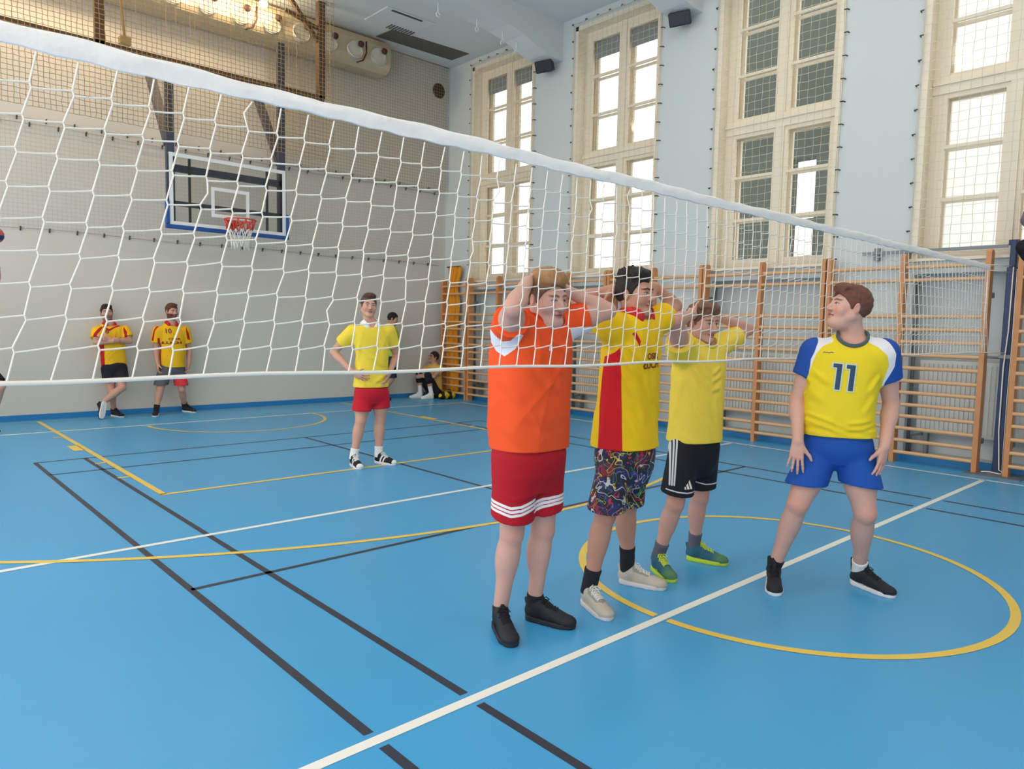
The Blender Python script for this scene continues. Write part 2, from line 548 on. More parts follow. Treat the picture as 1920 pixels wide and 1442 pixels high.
# ------------------------------------------------------------------ volleyball net
def vx(x, z):      # the cords lean a little, more so towards the near end
    s = (2.21-z)/.83
    return x+s*(-.155+(x+8.1)*.052)
net = empty('volleyball_net', (-4.5, 0, 1.38), 'white volleyball net stretched across the hall', 'net')
X0, X1 = -9.3, -.42
def netparts():
    nx = int(round((X1-X0)/.0925)); nz = 10
    xs = [X0+(X1-X0)*i/nx for i in range(nx+1)]
    zz = [2.208-.083*j for j in range(nz+1)]
    T = np.zeros((nx+1, nz+1, 3)); B = np.zeros((nx+1, nz+1, 3))
    for i in range(nx+1):
        ph = RNG.normal(0, .002)
        for j in range(nz+1):
            jx, jz = RNG.normal(0, .0022), RNG.normal(0, .0015)
            if j in (0, nz): jx *= .3; jz = 0
            x = vx(xs[i], zz[j])+jx+ph*math.sin(math.pi*j/nz)
            y = .012*math.sin(xs[i]*1.7+j*.35)
            e = .0062 if 0 < j < nz else 0.0
            T[i, j] = (x-.002, y, zz[j]+jz+e); B[i, j] = (x+.002, y, zz[j]+jz-e)
    b = MB()
    for i in range(nx+1):
        pts = []
        for j in range(nz+1):
            pts.append(T[i, j])
            if 0 < j < nz: pts.append(B[i, j])
            if RNG.random() < .05 and j < nz:
                m = (B[i, j]+T[i, j+1])/2; m[0] += RNG.normal(0, .012); pts.append(m)
        b.tube(pts, .0027, 5, caps=False)
    for j in range(1, nz):
        for i in range(nx):
            m = (B[i, j]+T[i+1, j])/2; m[2] -= .0012
            b.tube([B[i, j], m, T[i+1, j]], .0027, 5, caps=False)
    fix(b.build('net_mesh', MATS['cord_white'], net), net)
    # folded top band
    P = []
    n = 240
    for i in range(n+1):
        x = X0+(X1+.05-X0)*i/n
        w1, w2, w3 = [.0025*math.sin(x*k+p) for k, p in ((9, 0), (23, 1.3), (41, 2.2))]
        zt = 2.268+.0035*math.sin(x*5)+w2
        zb = 2.216+.002*math.sin(x*7)+w3
        ring = [(x, -.006+w1, zb), (x, -.009+w1*2+w3, zb+.018), (x, -.009+w2*1.5, zb+.042), (x, -.005, zt-.004), (x, 0, zt), (x, .006, zt-.004), (x, .009+w2, zb+.04), (x, .009+w1, zb+.018), (x, .006, zb), (x, -.006+w1, zb)]
        P.append(ring)
    b = MB(); b.grid(P)
    fix(b.build('top_band', MATS['band_fabric'], net), net)
    b = MB()
    b.tube([(X0+(X1-X0)*i/60-.155*(1-i/60)*0, .012*math.sin((X0+(X1-X0)*i/60)*1.7+3.5), 1.376+.004*math.sin(i*.9)) for i in range(61)]+[(-.1, 0, 1.37), (.455, 0, 1.36)], .007, 6)
    fix(b.build('bottom_rope', MATS['cord_white'], net), net)
    b = MB()
    b.tube([(X1, 0, 2.262), (.0, 0, 2.285), (.46, 0, 2.31)], .006, 6)
    b.tube([(X1, 0, 2.21), (.46, 0, 2.24)], .004, 6)
    b.tube([(X1+.03, 0, 2.25), (X1+.03, 0, 1.37)], .006, 6)
    fix(b.build('tension_cable', MATS['cord_white'], net), net)
netparts()

# net post with slide rail on the window wall
post = empty('net_post', (.5, .0, 0), 'navy steel net post standing by the wall bars', 'post')
b = MB()
b.box((.46, -.045, 0), (.54, .045, 2.30)); b.box((.475, -.03, 2.3), (.525, .03, 2.6)); b.box((.48, -.05, 2.54), (.52, .05, 2.6))
fix(b.build('pole', MATS['navy_steel'], post, bevel=.006), post)
b = MB()
b.box((.2, -.28, 0), (.585, .26, .012)); b.box((.42, -.08, .012), (.57, .08, .03))
fix(b.build('base_plate', MATS['grey_steel'], post), post)
b = MB()
b.tube([(.452, -.02, 2.3), (.438, -.02, 1.6), (.43, 0, 1.2), (.445, 0, .5), (.44, -.03, .06), (.40, -.1, .03), (.36, -.05, .03), (.42, .06, .03), (.36, .12, .03)], .007, 6)
b.tube([(.47, -.05, 2.28), (.45, -.06, 1.5), (.44, -.055, .9), (.43, -.06, .03)], .005, 6)
fix(b.build('loose_cord', MATS['cord_white'], post), post)
for z in (1.9, 1.33):
    b = MB(); b.box((.535, -.05, z-.035), (XR-.02, .05, z+.035))
    fix(b.build('bracket', MATS['navy_steel'], post), post)
b = MB(); b.box((.44, -.055, 1.3), (.55, .055, 1.34))
fix(b.build('clamp', MATS['grey_steel'], post), post)
rail = empty('slide_rail', (.52, .8, 2.53), 'grey steel rail fixed level with the net post top', 'rail')
b = MB()
b.box((.5, .06, 2.52), (.53, 1.62, 2.555)); b.box((.5, -.7, 2.52), (.53, -.06, 2.555))
fix(b.build('bar', MATS['grey_steel'], rail), rail)
for y in (1.45, 1.1):
    b = MB(); b.box((.52, y-.03, 2.45), (XR, y+.03, 2.6))
    fix(b.build('bracket', MATS['grey_steel'], rail), rail)

# ------------------------------------------------------------------ basketball hoop
hoop = empty('basketball_hoop', (-4.49, 9.2, 2.9), 'glass backboard and red hoop on the end wall', 'basketball hoop')
BX, BY = -4.49, 9.2
b = MB(); b.box((BX-.91, BY-.006, 2.93), (BX+.91, BY+.006, 3.98))
fix(b.build('backboard', MATS['board_glass'], hoop), hoop)
b = MB()
def rect(bm, cx, z0, z1, hw, t, y0, y1):
    bm.box((cx-hw, y0, z0), (cx-hw+t, y1, z1)); bm.box((cx+hw-t, y0, z0), (cx+hw, y1, z1))
    bm.box((cx-hw+t, y0, z0), (cx+hw-t, y1, z0+t)); bm.box((cx-hw+t, y0, z1-t), (cx+hw-t, y1, z1))
rect(b, BX, 2.93, 3.98, .90, .055, BY-.012, BY-.005)
fix(b.build('board_border', MATS['board_white'], hoop), hoop)
b = MB(); rect(b, BX, 3.11, 3.56, .295, .05, BY-.012, BY-.005)
fix(b.build('target_square', MATS['board_white'], hoop), hoop)
b = MB()
b.box((BX-.955, BY-.03, 2.875), (BX+.955, BY+.04, 2.935)); b.box((BX-.955, BY-.03, 2.935), (BX-.9, BY+.04, 3.28)); b.box((BX+.9, BY-.03, 2.935), (BX+.955, BY+.04, 3.28))
fix(b.build('edge_padding', MATS['board_blue'], hoop, bevel=.012), hoop)
ring = MB()
cy = BY-.15-.225
ring.tube([(BX+.225*math.cos(t*math.pi/16), cy+.225*math.sin(t*math.pi/16), 3.06) for t in range(32)], .011, 8, closed=True)
ring.box((BX-.07, BY-.16, 3.03), (BX+.07, BY, 3.075)); ring.box((BX-.08, BY-.02, 2.95), (BX+.08, BY-.005, 3.09))
ring.tube([(BX-.16, cy+.16, 3.055), (BX-.06, BY-.02, 3.0)], .012, 6); ring.tube([(BX+.16, cy+.16, 3.055), (BX+.06, BY-.02, 3.0)], .012, 6)
fix(ring.build('ring', MATS['ring_red'], hoop), hoop)
b = MB(); b2 = MB()
for k in range(12):
    for s in (1, -1):
        pts = []
        for i in range(7):
            t = i/6
            a = 2*math.pi*(k+s*t*1.5)/12
            rr = .222-.105*min(1, t*1.35)+.012*math.sin(k*2.1)*t
            pts.append((BX+rr*math.cos(a), cy+rr*math.sin(a), 3.05-.42*t-(.03*math.sin(k*1.7) if i == 6 else 0)))
        (b).tube(pts, .007, 5)
        b2.tube(pts[:3], .009, 5)
fix(b.build('hoop_net', MATS['cord_white'], hoop), hoop)
fix(b2.build('net_collar', MATS['ring_red'], hoop), hoop)
b = MB()
for s in (-1, 1):
    x = BX+s*.86
    b.box((x-.055, BY+.03, 2.95), (x+.055, BY+.11, 5.18 if s < 0 else 6.0))
    b.bar((x, BY+.1, 4.1), (x, YB-.06, 5.62), .08, .13, (1, 0, 0))
b.box((BX-.86, BY+.03, 3.72), (BX+.86, BY+.1, 3.82)); b.box((BX-.86, BY+.03, 3.22), (BX+.86, BY+.09, 3.29))
fix(b.build('support_frame', MATS['dark_steel'], hoop), hoop)
b = MB()
for x in (BX-.6, BX+.6): b.box((x-.016, BY+.008, 2.94), (x+.016, BY+.04, 3.93))
fix(b.build('glass_rail', MATS['hook_dark'], hoop), hoop)
frame = empty('lift_frame', (BX, 9.3, 5.2), 'brown steel frame hanging from the ceiling above the backboard', 'frame')
b = MB()
ZR = 5.31
b.box((-7.9, 9.32, ZR-.05), (-2.83, 9.42, ZR+.05))
for x in (-2.87, -6.22): b.box((x-.06, 9.32, ZR), (x+.06, 9.42, ZC))
b.bar((-2.87, 9.37, 6.2), (-3.5, 9.37, ZC), .06, .06); b.bar((-2.87, 9.37, 6.45), (-3.5, 9.37, 6.6), .05, .05)
fix(b.build('steel_bar', MATS['brown_steel'], frame), frame)
b = MB(); b.tube([(-6.0, 9.25, ZC), (-5.98, 9.25, 6.1), (-5.93, 9.25, 5.42)], .018, 6); b.box((-6.0, 9.2, 5.36), (-5.86, 9.3, 5.46))
fix(b.build('pull_rope', MATS['cord_tan'], frame), frame)

# ball stop nets on the end wall
o = empty('ball_net', (-5.5, 8.95, 4.2), 'tan fine mesh net hanging in front of the hoop frame', 'safety net')
b = MB()
net_sheet(b, (-8.6, 8.98, 4.22), (5.76, 0, 0), (0, 0, 2.68), 88, 41, .0046, .003)
fix(b.build('net_mesh', MATS['cord_tan'], o), o)
b = MB(); b.tube([(-8.6, 8.98, ZC-.01), (-2.84, 8.98, ZC-.01)], .012, 6)
fix(b.build('top_rope', MATS['cord_tan'], o), o)
o = empty('ball_net', (-1.2, 10.3, 4.3), 'fine mesh net stretched across the upper end wall near the corner', 'safety net')
b = MB()
net_sheet(b, (-3.4, 10.3, 4.32), (3.95, 0, 0), (0, 0, 2.57), 66, 43, .0032, .003)
fix(b.build('net_mesh', MATS['cord_tan'], o), o)
b = MB(); b.tube([(-3.4, 10.3, ZC-.01), (.55, 10.3, ZC-.01)], .01, 6)
fix(b.build('top_rope', MATS['cord_tan'], o), o)
o = empty('ball_net', (-4, 10.37, 2.8), 'thin grey net tied flat against the lower end wall', 'safety net')
b = MB()
net_sheet(b, (-8.6, 10.385, 2.8), (9.1, 0, 0), (0, 0, 1.55), 150, 26, .0011, .002)
fix(b.build('net_mesh', MATS['cord_grey'], o), o)
b = MB()
for z in (2.8, 4.29, 4.37):
    b.tube([(-8.6+i*.5, 10.38, z-.02*math.sin(i*1.1)*(z < 4.3)) for i in range(19)], .004, 5)
fix(b.build('tie_rope', MATS['cord_grey'], o), o)
b = MB()
for z, st in ((2.8, .36), (4.29, .36), (4.37, .36)):
    for i in range(25):
        x = -8.5+i*st+(.15 if z == 4.29 else 0)
        if x < .5: b.tube([(x, YB-.001, z), (x, 10.37, z), (x, 10.365, z+.03)], .007, 5); b.box((x-.008, 10.40, z-.03), (x+.008, 10.415, z+.03))
m = fix(b.build('hook', MATS['hook_dark'], o), o)

# air duct with nozzles under the ceiling
duct = empty('air_duct', (-4.5, 10.1, 6.3), 'beige air duct under the ceiling with round jet nozzles', 'air duct')
b = MB()
prof = [(10.36, 6.28), (10.05, 6.28), (9.95, 6.34), (9.90, 6.42), (9.90, 6.72), (9.96, 6.84), (10.08, 6.88), (10.36, 6.88)]
n = len(prof)
vs = [(-8.9, y, z) for y, z in prof]+[(-1.14, y, z) for y, z in prof]
b.add(vs, [tuple(range(n)), tuple(range(2*n-1, n-1, -1))]+[(i, (i+1) % n, n+(i+1) % n, n+i) for i in range(n)])
fix(b.build('duct_body', MATS['duct_beige'], duct), duct)
NX = [-1.42, -1.92, -2.44, -2.97, -3.5, -4.03, -4.56, -5.09]
for i, x in enumerate(NX):
    b = MB()
    b.lathe([(.15, 0), (.165, .02), (.15, .04), (.13, .03), (.10, -.03+.06), (.045, .035), (.0, .035)], (x, 9.9, 6.52), (0, -1, -.25), 24)
    b.tube([(x+.155*math.cos(t*math.pi/12), 9.87+.155*math.sin(t*math.pi/12)*.24, 6.52+.155*math.sin(t*math.pi/12)) for t in range(24)], .014, 6, closed=True)
    nz = fix(b.build('nozzle', MATS['nozzle_grey'], duct), duct)
    b = MB()
    b.lathe([(0, .055), (.035, .05), (.055, .02), (.06, 0), (.04, -.03), (0, -.04)], (x+.09, 9.82, 6.62), (.3, -1, .1), 14)
    b.build('knob', MATS['vent_brown'], nz)
b = MB()
for x in (-1.68, -3.75): b.tube([(x, 9.88, 6.72), (x-.02, 9.84, 6.5), (x-.08, 9.86, 6.36), (x-.2, 9.88, 6.3)], .014, 6)
fix(b.build('strap', MATS['vent_brown'], duct), duct)
for i, x in enumerate((-3.72, -4.28, -4.83, -6.3, -7.3)):
    lamp = empty('ceiling_lamp', (x, 9.7, 6.72), ['lit round lamp nearest the corner among the duct nozzles', 'lit round lamp in the middle beside the duct nozzles', 'lit round lamp cut by the top edge beside the duct', 'lit lamp above the top edge over the hoop frame', 'lit lamp above the top left corner'][i], 'lamp', 'lit lamps by the air duct')
    b = MB(); b.lathe([(0, -.05), (.055, -.045), (.075, 0), (.06, .03), (0, .045)], (x, 9.7, 6.72), (0, 0, 1), 16)
    fix(b.build('bulb', MATS['lamp_glow'], lamp), lamp)
    b = MB(); b.tube([(x, 9.7, 6.76), (x, 9.7, ZC)], .02, 8); b.lathe([(.05, 0), (.05, .03), (0, .03)], (x, 9.7, ZC-.03), (0, 0, 1), 12)
    fix(b.build('stem', MATS['nozzle_grey'], lamp), lamp)
    ld = bpy.data.lights.new('lamp_light', 'POINT'); ld.energy = 16 if i < 3 else 42; ld.color = (1, .76, .46); ld.shadow_soft_size = .08
    lo = bpy.data.objects.new('lamp_light', ld); COL.objects.link(lo); lo.location = (x, 9.62, 6.6)

# unseen strip lights, added under the ceiling to brighten the hall
mat('fill_diffuser', (1, .95, .86, 1), .5, emit=(1, .94, .84, 1), estr=FILL_STRENGTH)
for i, (x, y) in enumerate(((-5.2, -4.2), (-1.6, -4.2), (-5.2, -.6), (-1.6, -.6), (-5.2, 2.6), (-1.6, 2.6))):
    o = empty('added_fill_light', (x, y, ZC-.08), 'unseen strip light added on the ceiling to brighten the court', 'added fill light', 'added fill lights over the court')
    b = MB(); b.box((x-.8, y-.24, ZC-.07), (x+.8, y+.24, ZC-.021)); b.box((x-.4, y-.04, ZC-.03), (x-.34, y+.04, ZC)); b.box((x+.34, y-.04, ZC-.03), (x+.4, y+.04, ZC))
    fix(b.build('housing', MATS['white_plastic'], o), o)
    b = MB(); b.box((x-.76, y-.2, ZC-.095), (x+.76, y+.2, ZC-.071))
    fix(b.build('fill_diffuser', MATS['fill_diffuser'], o), o)

# ceiling unit, vents, rings, speakers
o = empty('ceiling_grille', (-.55, 9.65, 6.89), 'long dark perforated grille in the ceiling near the corner', 'ceiling grille')
b = MB(); b.add([(-1.44, 9.93, ZC-.012), (-1.40, 9.46, ZC-.012), (.33, 9.36, ZC-.012), (.3, 9.88, ZC-.012)], [(0, 1, 2, 3)])
b.add([(-1.44, 9.93, ZC-.012), (-1.40, 9.46, ZC-.012), (.33, 9.36, ZC-.012), (.3, 9.88, ZC-.012), (-1.44, 9.93, ZC), (-1.40, 9.46, ZC), (.33, 9.36, ZC), (.3, 9.88, ZC)], [(0, 4, 5, 1), (1, 5, 6, 2), (2, 6, 7, 3), (3, 7, 4, 0)])
fix(b.build('panel', MATS['grille_dark'], o), o)
o = empty('ceiling_cassette', (-1.3, 9.1, 6.88), 'white ceiling cassette with louvred slot beside the dark grille', 'air conditioner')
b = MB(); b.box((-2.0, 8.66, ZC-.02), (-1.0, 9.42, ZC))
fix(b.build('cover', MATS['ceiling_paint'], o, bevel=.01), o)
b = MB()
for i in range(9): b.box((-1.56+i*.06, 9.22, ZC-.03), (-1.535+i*.06, 9.42, ZC-.018))
fix(b.build('louvre', MATS['grille_dark'], o), o)
b = MB(); b.box((-1.88, 8.70, ZC-.03), (-1.25, 8.74, ZC-.018))
fix(b.build('slot', MATS['hook_dark'], o), o)
for i, (x, yy) in enumerate(((-1.95, 7.3), (-1.16, 7.3), (-.60, 7.3), (-.28, 7.3))):
    o = empty('hanging_ring', (x, 7.3, 6.5), ['white ring hook under the beam cut by the top edge', 'white ring hook under the beam with a full ring', 'middle white hook under the beam', 'white hook under the beam nearest the window wall'][i], 'hook', 'white hooks under the beam')
    zt = 6.56 if i < 2 else (6.50 if i == 2 else 6.43)
    b = MB(); b.tube([(x, yy, zt), (x, yy, zt-.16)], .008, 6)
    fix(b.build('rod', MATS['white_plastic'], o), o)
    b = MB(); b.tube([(x+.032*math.cos(t*math.pi/8), yy+(.01 if i > 1 else 0)*t/8, zt-.19+.032*math.sin(t*math.pi/8)) for t in range(16 if i < 2 else 12)], .008, 6)
    fix(b.build('ring', MATS['white_plastic'], o), o)
for i, y in enumerate((7.28, 4.42)):
    o = empty('loudspeaker', (.45, y, 6.2), ['black loudspeaker under the beam nearest the corner', 'black loudspeaker at the top above the dark window'][i], 'loudspeaker', 'wall loudspeakers')
    b = MB()
    c = Vector((.42, y, 6.18)); ay = Vector((-.25, .95, 0)).normalized(); ax = Vector((-.85, -.24, -.42)).normalized(); az = ay.cross(ax)
    hs = (.10, .17, .10)
    vs = []
    for sx in (-1, 1):
        for sy in (-1, 1):
            for sz in (-1, 1): vs.append(c+ax*sx*hs[0]*1.0+ay*sy*(hs[1] if sx > 0 else hs[1]*.7)+az*sz*hs[2])
    b.add(vs, [(0, 1, 3, 2), (4, 6, 7, 5), (0, 2, 6, 4), (1, 5, 7, 3), (0, 4, 5, 1), (2, 3, 7, 6)])
    fix(b.build('cabinet', MATS['black_plastic'], o, bevel=.015), o)
    b = MB(); b.tube([tuple(c-ax*.08), (.52, y, 6.2), (XR, y, 6.2)], .02, 6); b.box((XR-.02, y-.05, 6.14), (XR, y+.05, 6.26))
    fix(b.build('bracket', MATS['white_plastic'], o), o)
o = empty('wall_vent', (.2, YB, 6.42), 'round dark vent high on the end wall by the corner', 'vent')
VX = .38
b = MB(); b.lathe([(0, .0), (.14, 0), (.14, .015), (0, .015)], (VX, YB-.001, 6.42), (0, -1, 0), 20)
fix(b.build('opening', MATS['vent_brown'], o), o)
b = MB(); b.tube([(VX+.145*math.cos(t*math.pi/12), YB-.012, 6.42+.145*math.sin(t*math.pi/12)) for t in range(24)], .01, 6, closed=True)
fix(b.build('rim', MATS['hook_dark'], o), o)

# ------------------------------------------------------------------ outside
b = MB(); b.box((1.2, -40, -3.1), (60, 60, -3))
tag(b.build('ground', MATS['concrete']), 'pale yard outside the windows', None, None, 'structure')
fac = empty('building', (12, 2, -3), 'bright white building seen through the window by the net post', 'building')
b = MB(); b.box((11, -16, -3), (20, 4.6, 14))
fix(b.build('wall', MATS['facade_white'], fac), fac)
for zz in (2.9, 5.9, 8.9):
    for yy in (-6.4, -3.4, -1.3, .55, 2.35):
        hw = .45 if yy > 0 else .6
        b = MB(); b.box((10.95, yy-hw, zz-.75), (11.02, yy+hw, zz+.75))
        wp = fix(b.build('window', MATS['facade_glass'], fac), fac)
        b = MB(); b.box((10.93, yy-.03, zz-.75), (10.95, yy+.03, zz+.75)); b.box((10.935, yy-hw, zz-.03), (10.955, yy+hw, zz+.03))
        b.build('glazing_bar', MATS['board_white'], wp)
wing = empty('building', (7, 8, -3), 'dark green grey building seen through the third window', 'building')
b = MB()
WY0, WY1 = 3.3, 6.9
b.box((4.6, WY0, -3), (4.9, WY1, 2.6)); b.box((4.6, WY0, 4.85), (4.9, WY1, 12)); b.box((4.6, 4.72, 2.6), (4.9, WY1, 4.85)); b.box((4.6, WY0, 2.6), (4.9, 4.22, 4.85)); b.box((4.6, 4.22, 3.62), (4.9, 4.72, 3.7))
fix(b.build('wall', MATS['dark_facade'], wing), wing)

# ================================================================== people
class Field:
    """signed distance grid; parts are blended in, then skinned as one closed surface"""
    def __init__(s, lo, hi, h):
        s.h = h
        s.lo = np.array(lo, np.float32)
        s.n = np.ceil((np.array(hi)-np.array(lo))/h).astype(int)+1
        s.F = np.full(s.n, .3, np.float32)
    def _box(s, lo, hi):
        a = np.clip(np.floor((np.array(lo)-s.lo)/s.h).astype(int), 0, s.n)
        b = np.clip(np.ceil((np.array(hi)-s.lo)/s.h).astype(int)+1, 0, s.n)
        if np.any(b <= a): return None
        sl = tuple(slice(i, j) for i, j in zip(a, b))
        ax = [(s.lo[k]+s.h*np.arange(a[k], b[k])).astype(np.float32) for k in range(3)]
        return sl, ax[0][:, None, None], ax[1][None, :, None], ax[2][None, None, :]
    def put(s, fn, lo, hi, k=.01, sub=False):
        m = max(k, s.h*2)+.004
        r = s._box(np.array(lo)-m, np.array(hi)+m)
        if r is None: return
        sl, X, Y, Z = r
        D = fn(X, Y, Z)
        A = s.F[sl]
        if sub:
            A = -A
            hh = np.maximum(k-np.abs(A-D), 0)/k if k > 0 else 0
            s.F[sl] = -(np.minimum(A, D)-hh*hh*k*.25)
        else:
            hh = np.maximum(k-np.abs(A-D), 0)/k if k > 0 else 0
            s.F[sl] = np.minimum(A, D)-hh*hh*k*.25
    def cone(s, a, b, ra, rb, k=.01, sub=False):
        a = np.asarray(a, np.float32); b = np.asarray(b, np.float32)
        ab = b-a; L = float(ab@ab)+1e-9
        def fn(X, Y, Z):
            x, y, z = X-a[0], Y-a[1], Z-a[2]
            t = np.clip((x*ab[0]+y*ab[1]+z*ab[2])/L, 0, 1)
            return np.sqrt((x-t*ab[0])**2+(y-t*ab[1])**2+(z-t*ab[2])**2)-(ra+(rb-ra)*t)
        m = max(ra, rb)
        s.put(fn, np.minimum(a, b)-m, np.maximum(a, b)+m, k, sub)
    def ell(s, c, r, A=None, k=.01, sub=False):
        c = np.asarray(c, np.float32); r = np.asarray(r, np.float32)
        A = np.eye(3, dtype=np.float32) if A is None else np.asarray(A, np.float32)   # rows are the axes
        def fn(X, Y, Z):
            x, y, z = X-c[0], Y-c[1], Z-c[2]
            q = [(A[i, 0]*x+A[i, 1]*y+A[i, 2]*z) for i in range(3)]
            k0 = np.sqrt(sum((q[i]/r[i])**2 for i in range(3)))
            k1 = np.sqrt(sum((q[i]/(r[i]*r[i]))**2 for i in range(3)))+1e-6
            return k0*(k0-1)/k1
        e = np.sqrt(((A*r[:, None])**2).sum(0))
        s.put(fn, c-e, c+e, k, sub)
    def below(s, p, n, lo, hi, k=.003):
        """cut away what lies on the side n points to"""
        p = np.asarray(p, np.float32); n = np.asarray(n, np.float32)
        n = n/np.linalg.norm(n)
        s.put(lambda X, Y, Z: -((X-p[0])*n[0]+(Y-p[1])*n[1]+(Z-p[2])*n[2]), lo, hi, k, True)
    def mesh(s):
        F = s.F; ins = F < 0
        nx, ny, nz = F.shape
        c = np.zeros((nx-1, ny-1, nz-1), np.uint8)
        for i in (0, 1):
            for j in (0, 1):
                for k in (0, 1): c += ins[i:nx-1+i, j:ny-1+j, k:nz-1+k]
        act = np.nonzero((c > 0) & (c < 8))
        I, J, K = act
        n = len(I)
        vals = np.empty((n, 2, 2, 2), np.float32)
        for i in (0, 1):
            for j in (0, 1):
                for k in (0, 1): vals[:, i, j, k] = F[I+i, J+j, K+k]
        acc = np.zeros((n, 3), np.float32); cnt = np.zeros(n, np.float32)
        for ax in range(3):
            for p in (0, 1):
                for q in (0, 1):
                    o = [p, q]; o.insert(ax, 0); o2 = list(o); o2[ax] = 1
                    v0 = vals[:, o[0], o[1], o[2]]; v1 = vals[:, o2[0], o2[1], o2[2]]
                    m = (v0 < 0) != (v1 < 0)
                    t = np.where(m, v0/(v0-v1+1e-12), 0)
                    pt = np.tile(np.array(o, np.float32), (n, 1)); pt[:, ax] = t
                    acc += pt*m[:, None]; cnt += m
        V = s.lo+s.h*(np.stack([I, J, K], 1)+acc/cnt[:, None])
        flat = (I.astype(np.int64)*(ny-1)+J)*(nz-1)+K
        def idx(i, j, k): return np.searchsorted(flat, (i.astype(np.int64)*(ny-1)+j)*(nz-1)+k)
        quads = []
        for ax in range(3):
            sl0 = [slice(None)]*3; sl1 = [slice(None)]*3
            sl0[ax] = slice(0, -1); sl1[ax] = slice(1, None)
            e = ins[tuple(sl0)] != ins[tuple(sl1)]
            lim = [slice(1, -1)]*3; lim[ax] = slice(None)
            P = np.argwhere(e[tuple(lim)])
            if len(P) == 0: continue
            off = np.array([1, 1, 1]); off[ax] = 0
            P = P+off
            u, v = [(1, 2), (2, 0), (0, 1)][ax]
            def cell(du, dv):
                Q = P.copy(); Q[:, u] += du; Q[:, v] += dv
                return idx(Q[:, 0], Q[:, 1], Q[:, 2])
            q = np.stack([cell(-1, -1), cell(0, -1), cell(0, 0), cell(-1, 0)], 1)
            fl = ~ins[P[:, 0], P[:, 1], P[:, 2]]
            q[fl] = q[fl][:, ::-1]
            quads.append(q)
        return V, np.concatenate(quads)

def relax(V, Q, it=2, w=.5):
    n = len(V)
    e = np.concatenate([Q[:, [0, 1]], Q[:, [1, 2]], Q[:, [2, 3]], Q[:, [3, 0]]])
    for _ in range(it):
        a = np.zeros((n, 3)); c = np.zeros(n)
        for k in range(3):
            a[:, k] = np.bincount(e[:, 0], V[e[:, 1], k], n)+np.bincount(e[:, 1], V[e[:, 0], k], n)
        c = np.bincount(e[:, 0], minlength=n)+np.bincount(e[:, 1], minlength=n)
        V = V*(1-w)+w*a/np.maximum(c, 1)[:, None]
    return V

def mesh_object(name, V, Q, m, parent=None, attrs=None):
    me = bpy.data.meshes.new(name)
    me.vertices.add(len(V)); me.vertices.foreach_set('co', np.asarray(V, np.float32).ravel())
    k = Q.shape[1]
    me.loops.add(Q.size); me.loops.foreach_set('vertex_index', Q.astype(np.int32).ravel())
    me.polygons.add(len(Q)); me.polygons.foreach_set('loop_start', np.arange(0, Q.size, k, dtype=np.int32))
    me.polygons.foreach_set('loop_total', np.full(len(Q), k, np.int32))
    me.polygons.foreach_set('use_smooth', np.ones(len(Q), bool))
    me.update(calc_edges=True)
    me.validate()
    me.materials.append(m)
    for an, av in (attrs or {}).items():
        at = me.attributes.new(an, 'FLOAT', 'POINT')
        at.data.foreach_set('value', np.asarray(av, np.float32))
    o = bpy.data.objects.new(name, me)
    COL.objects.link(o)
    if parent: o.parent = parent
    return o

def zoned(name, base, zones=(), rough=.75, bump=.12, bscale=500, var=.05, vscale=9, soft=.0012, spec=.3):
    """material whose colour switches where the named surface attribute turns positive"""
    m = mat(name, base, rough, 0, bump, bscale, 0, spec=spec)
    nt = m.node_tree
    b = nt.nodes['Principled BSDF']
    prev = None
    for an, col in zones:
        at = nt.nodes.new('ShaderNodeAttribute'); at.attribute_name = an
        mr = nt.nodes.new('ShaderNodeMapRange')
        mr.inputs[1].default_value = -soft; mr.inputs[2].default_value = soft
        nt.links.new(at.outputs['Fac'], mr.inputs[0])
        mx = nt.nodes.new('ShaderNodeMix'); mx.data_type = 'RGBA'
        nt.links.new(mr.outputs[0], mx.inputs[0])
        if prev is None: mx.inputs[6].default_value = base
        else: nt.links.new(prev, mx.inputs[6])
        mx.inputs[7].default_value = col
        prev = mx.outputs[2]
    tc = nt.nodes.new('ShaderNodeTexCoord')
    n = nt.nodes.new('ShaderNodeTexNoise'); n.inputs['Scale'].default_value = vscale; n.inputs['Detail'].default_value = 3
    nt.links.new(tc.outputs['Object'], n.inputs['Vector'])
    r = nt.nodes.new('ShaderNodeMapRange'); r.inputs[3].default_value = 1-var; r.inputs[4].default_value = 1+var
    nt.links.new(n.outputs['Fac'], r.inputs[0])
    v = nt.nodes.new('ShaderNodeMix'); v.data_type = 'RGBA'; v.blend_type = 'MULTIPLY'; v.inputs[0].default_value = 1
    if prev is None: v.inputs[6].default_value = base
    else: nt.links.new(prev, v.inputs[6])
    nt.links.new(r.outputs[0], v.inputs[7])
    nt.links.new(v.outputs[2], b.inputs['Base Color'])
    return m

def skin_mat(name, base, brow, lip=(170, 98, 92), stubble=None):
    z = [('blush', srgb(*[min(255, int(c*k)) for c, k in zip(base, (1.0, .84, .82))]))]
    if stubble: z.append(('beard', srgb(*stubble)))
    z += [('lip', srgb(*lip)), ('mouth', srgb(84, 44, 42)), ('brow', srgb(*brow)), ('nail', srgb(*[min(255, int(c*1.06)) for c in base])), ('eye', srgb(206, 198, 192)), ('iris', srgb(52, 44, 42)), ('lash', srgb(54, 38, 34))]
    m = zoned(name, srgb(*base), z, rough=.52, bump=.06, bscale=220, var=.06, vscale=14, soft=.0022, spec=.35)
    for n in m.node_tree.nodes:      # the flush on knees, elbows and cheeks fades softly
        if n.type == 'ATTRIBUTE' and n.attribute_name in ('blush', 'beard'):
            mr = n.outputs['Fac'].links[0].to_node
            mr.inputs[1].default_value = -.02; mr.inputs[2].default_value = .03 if n.attribute_name == 'blush' else .012
            if n.attribute_name == 'blush': mr.inputs[4].default_value = .4
    return m

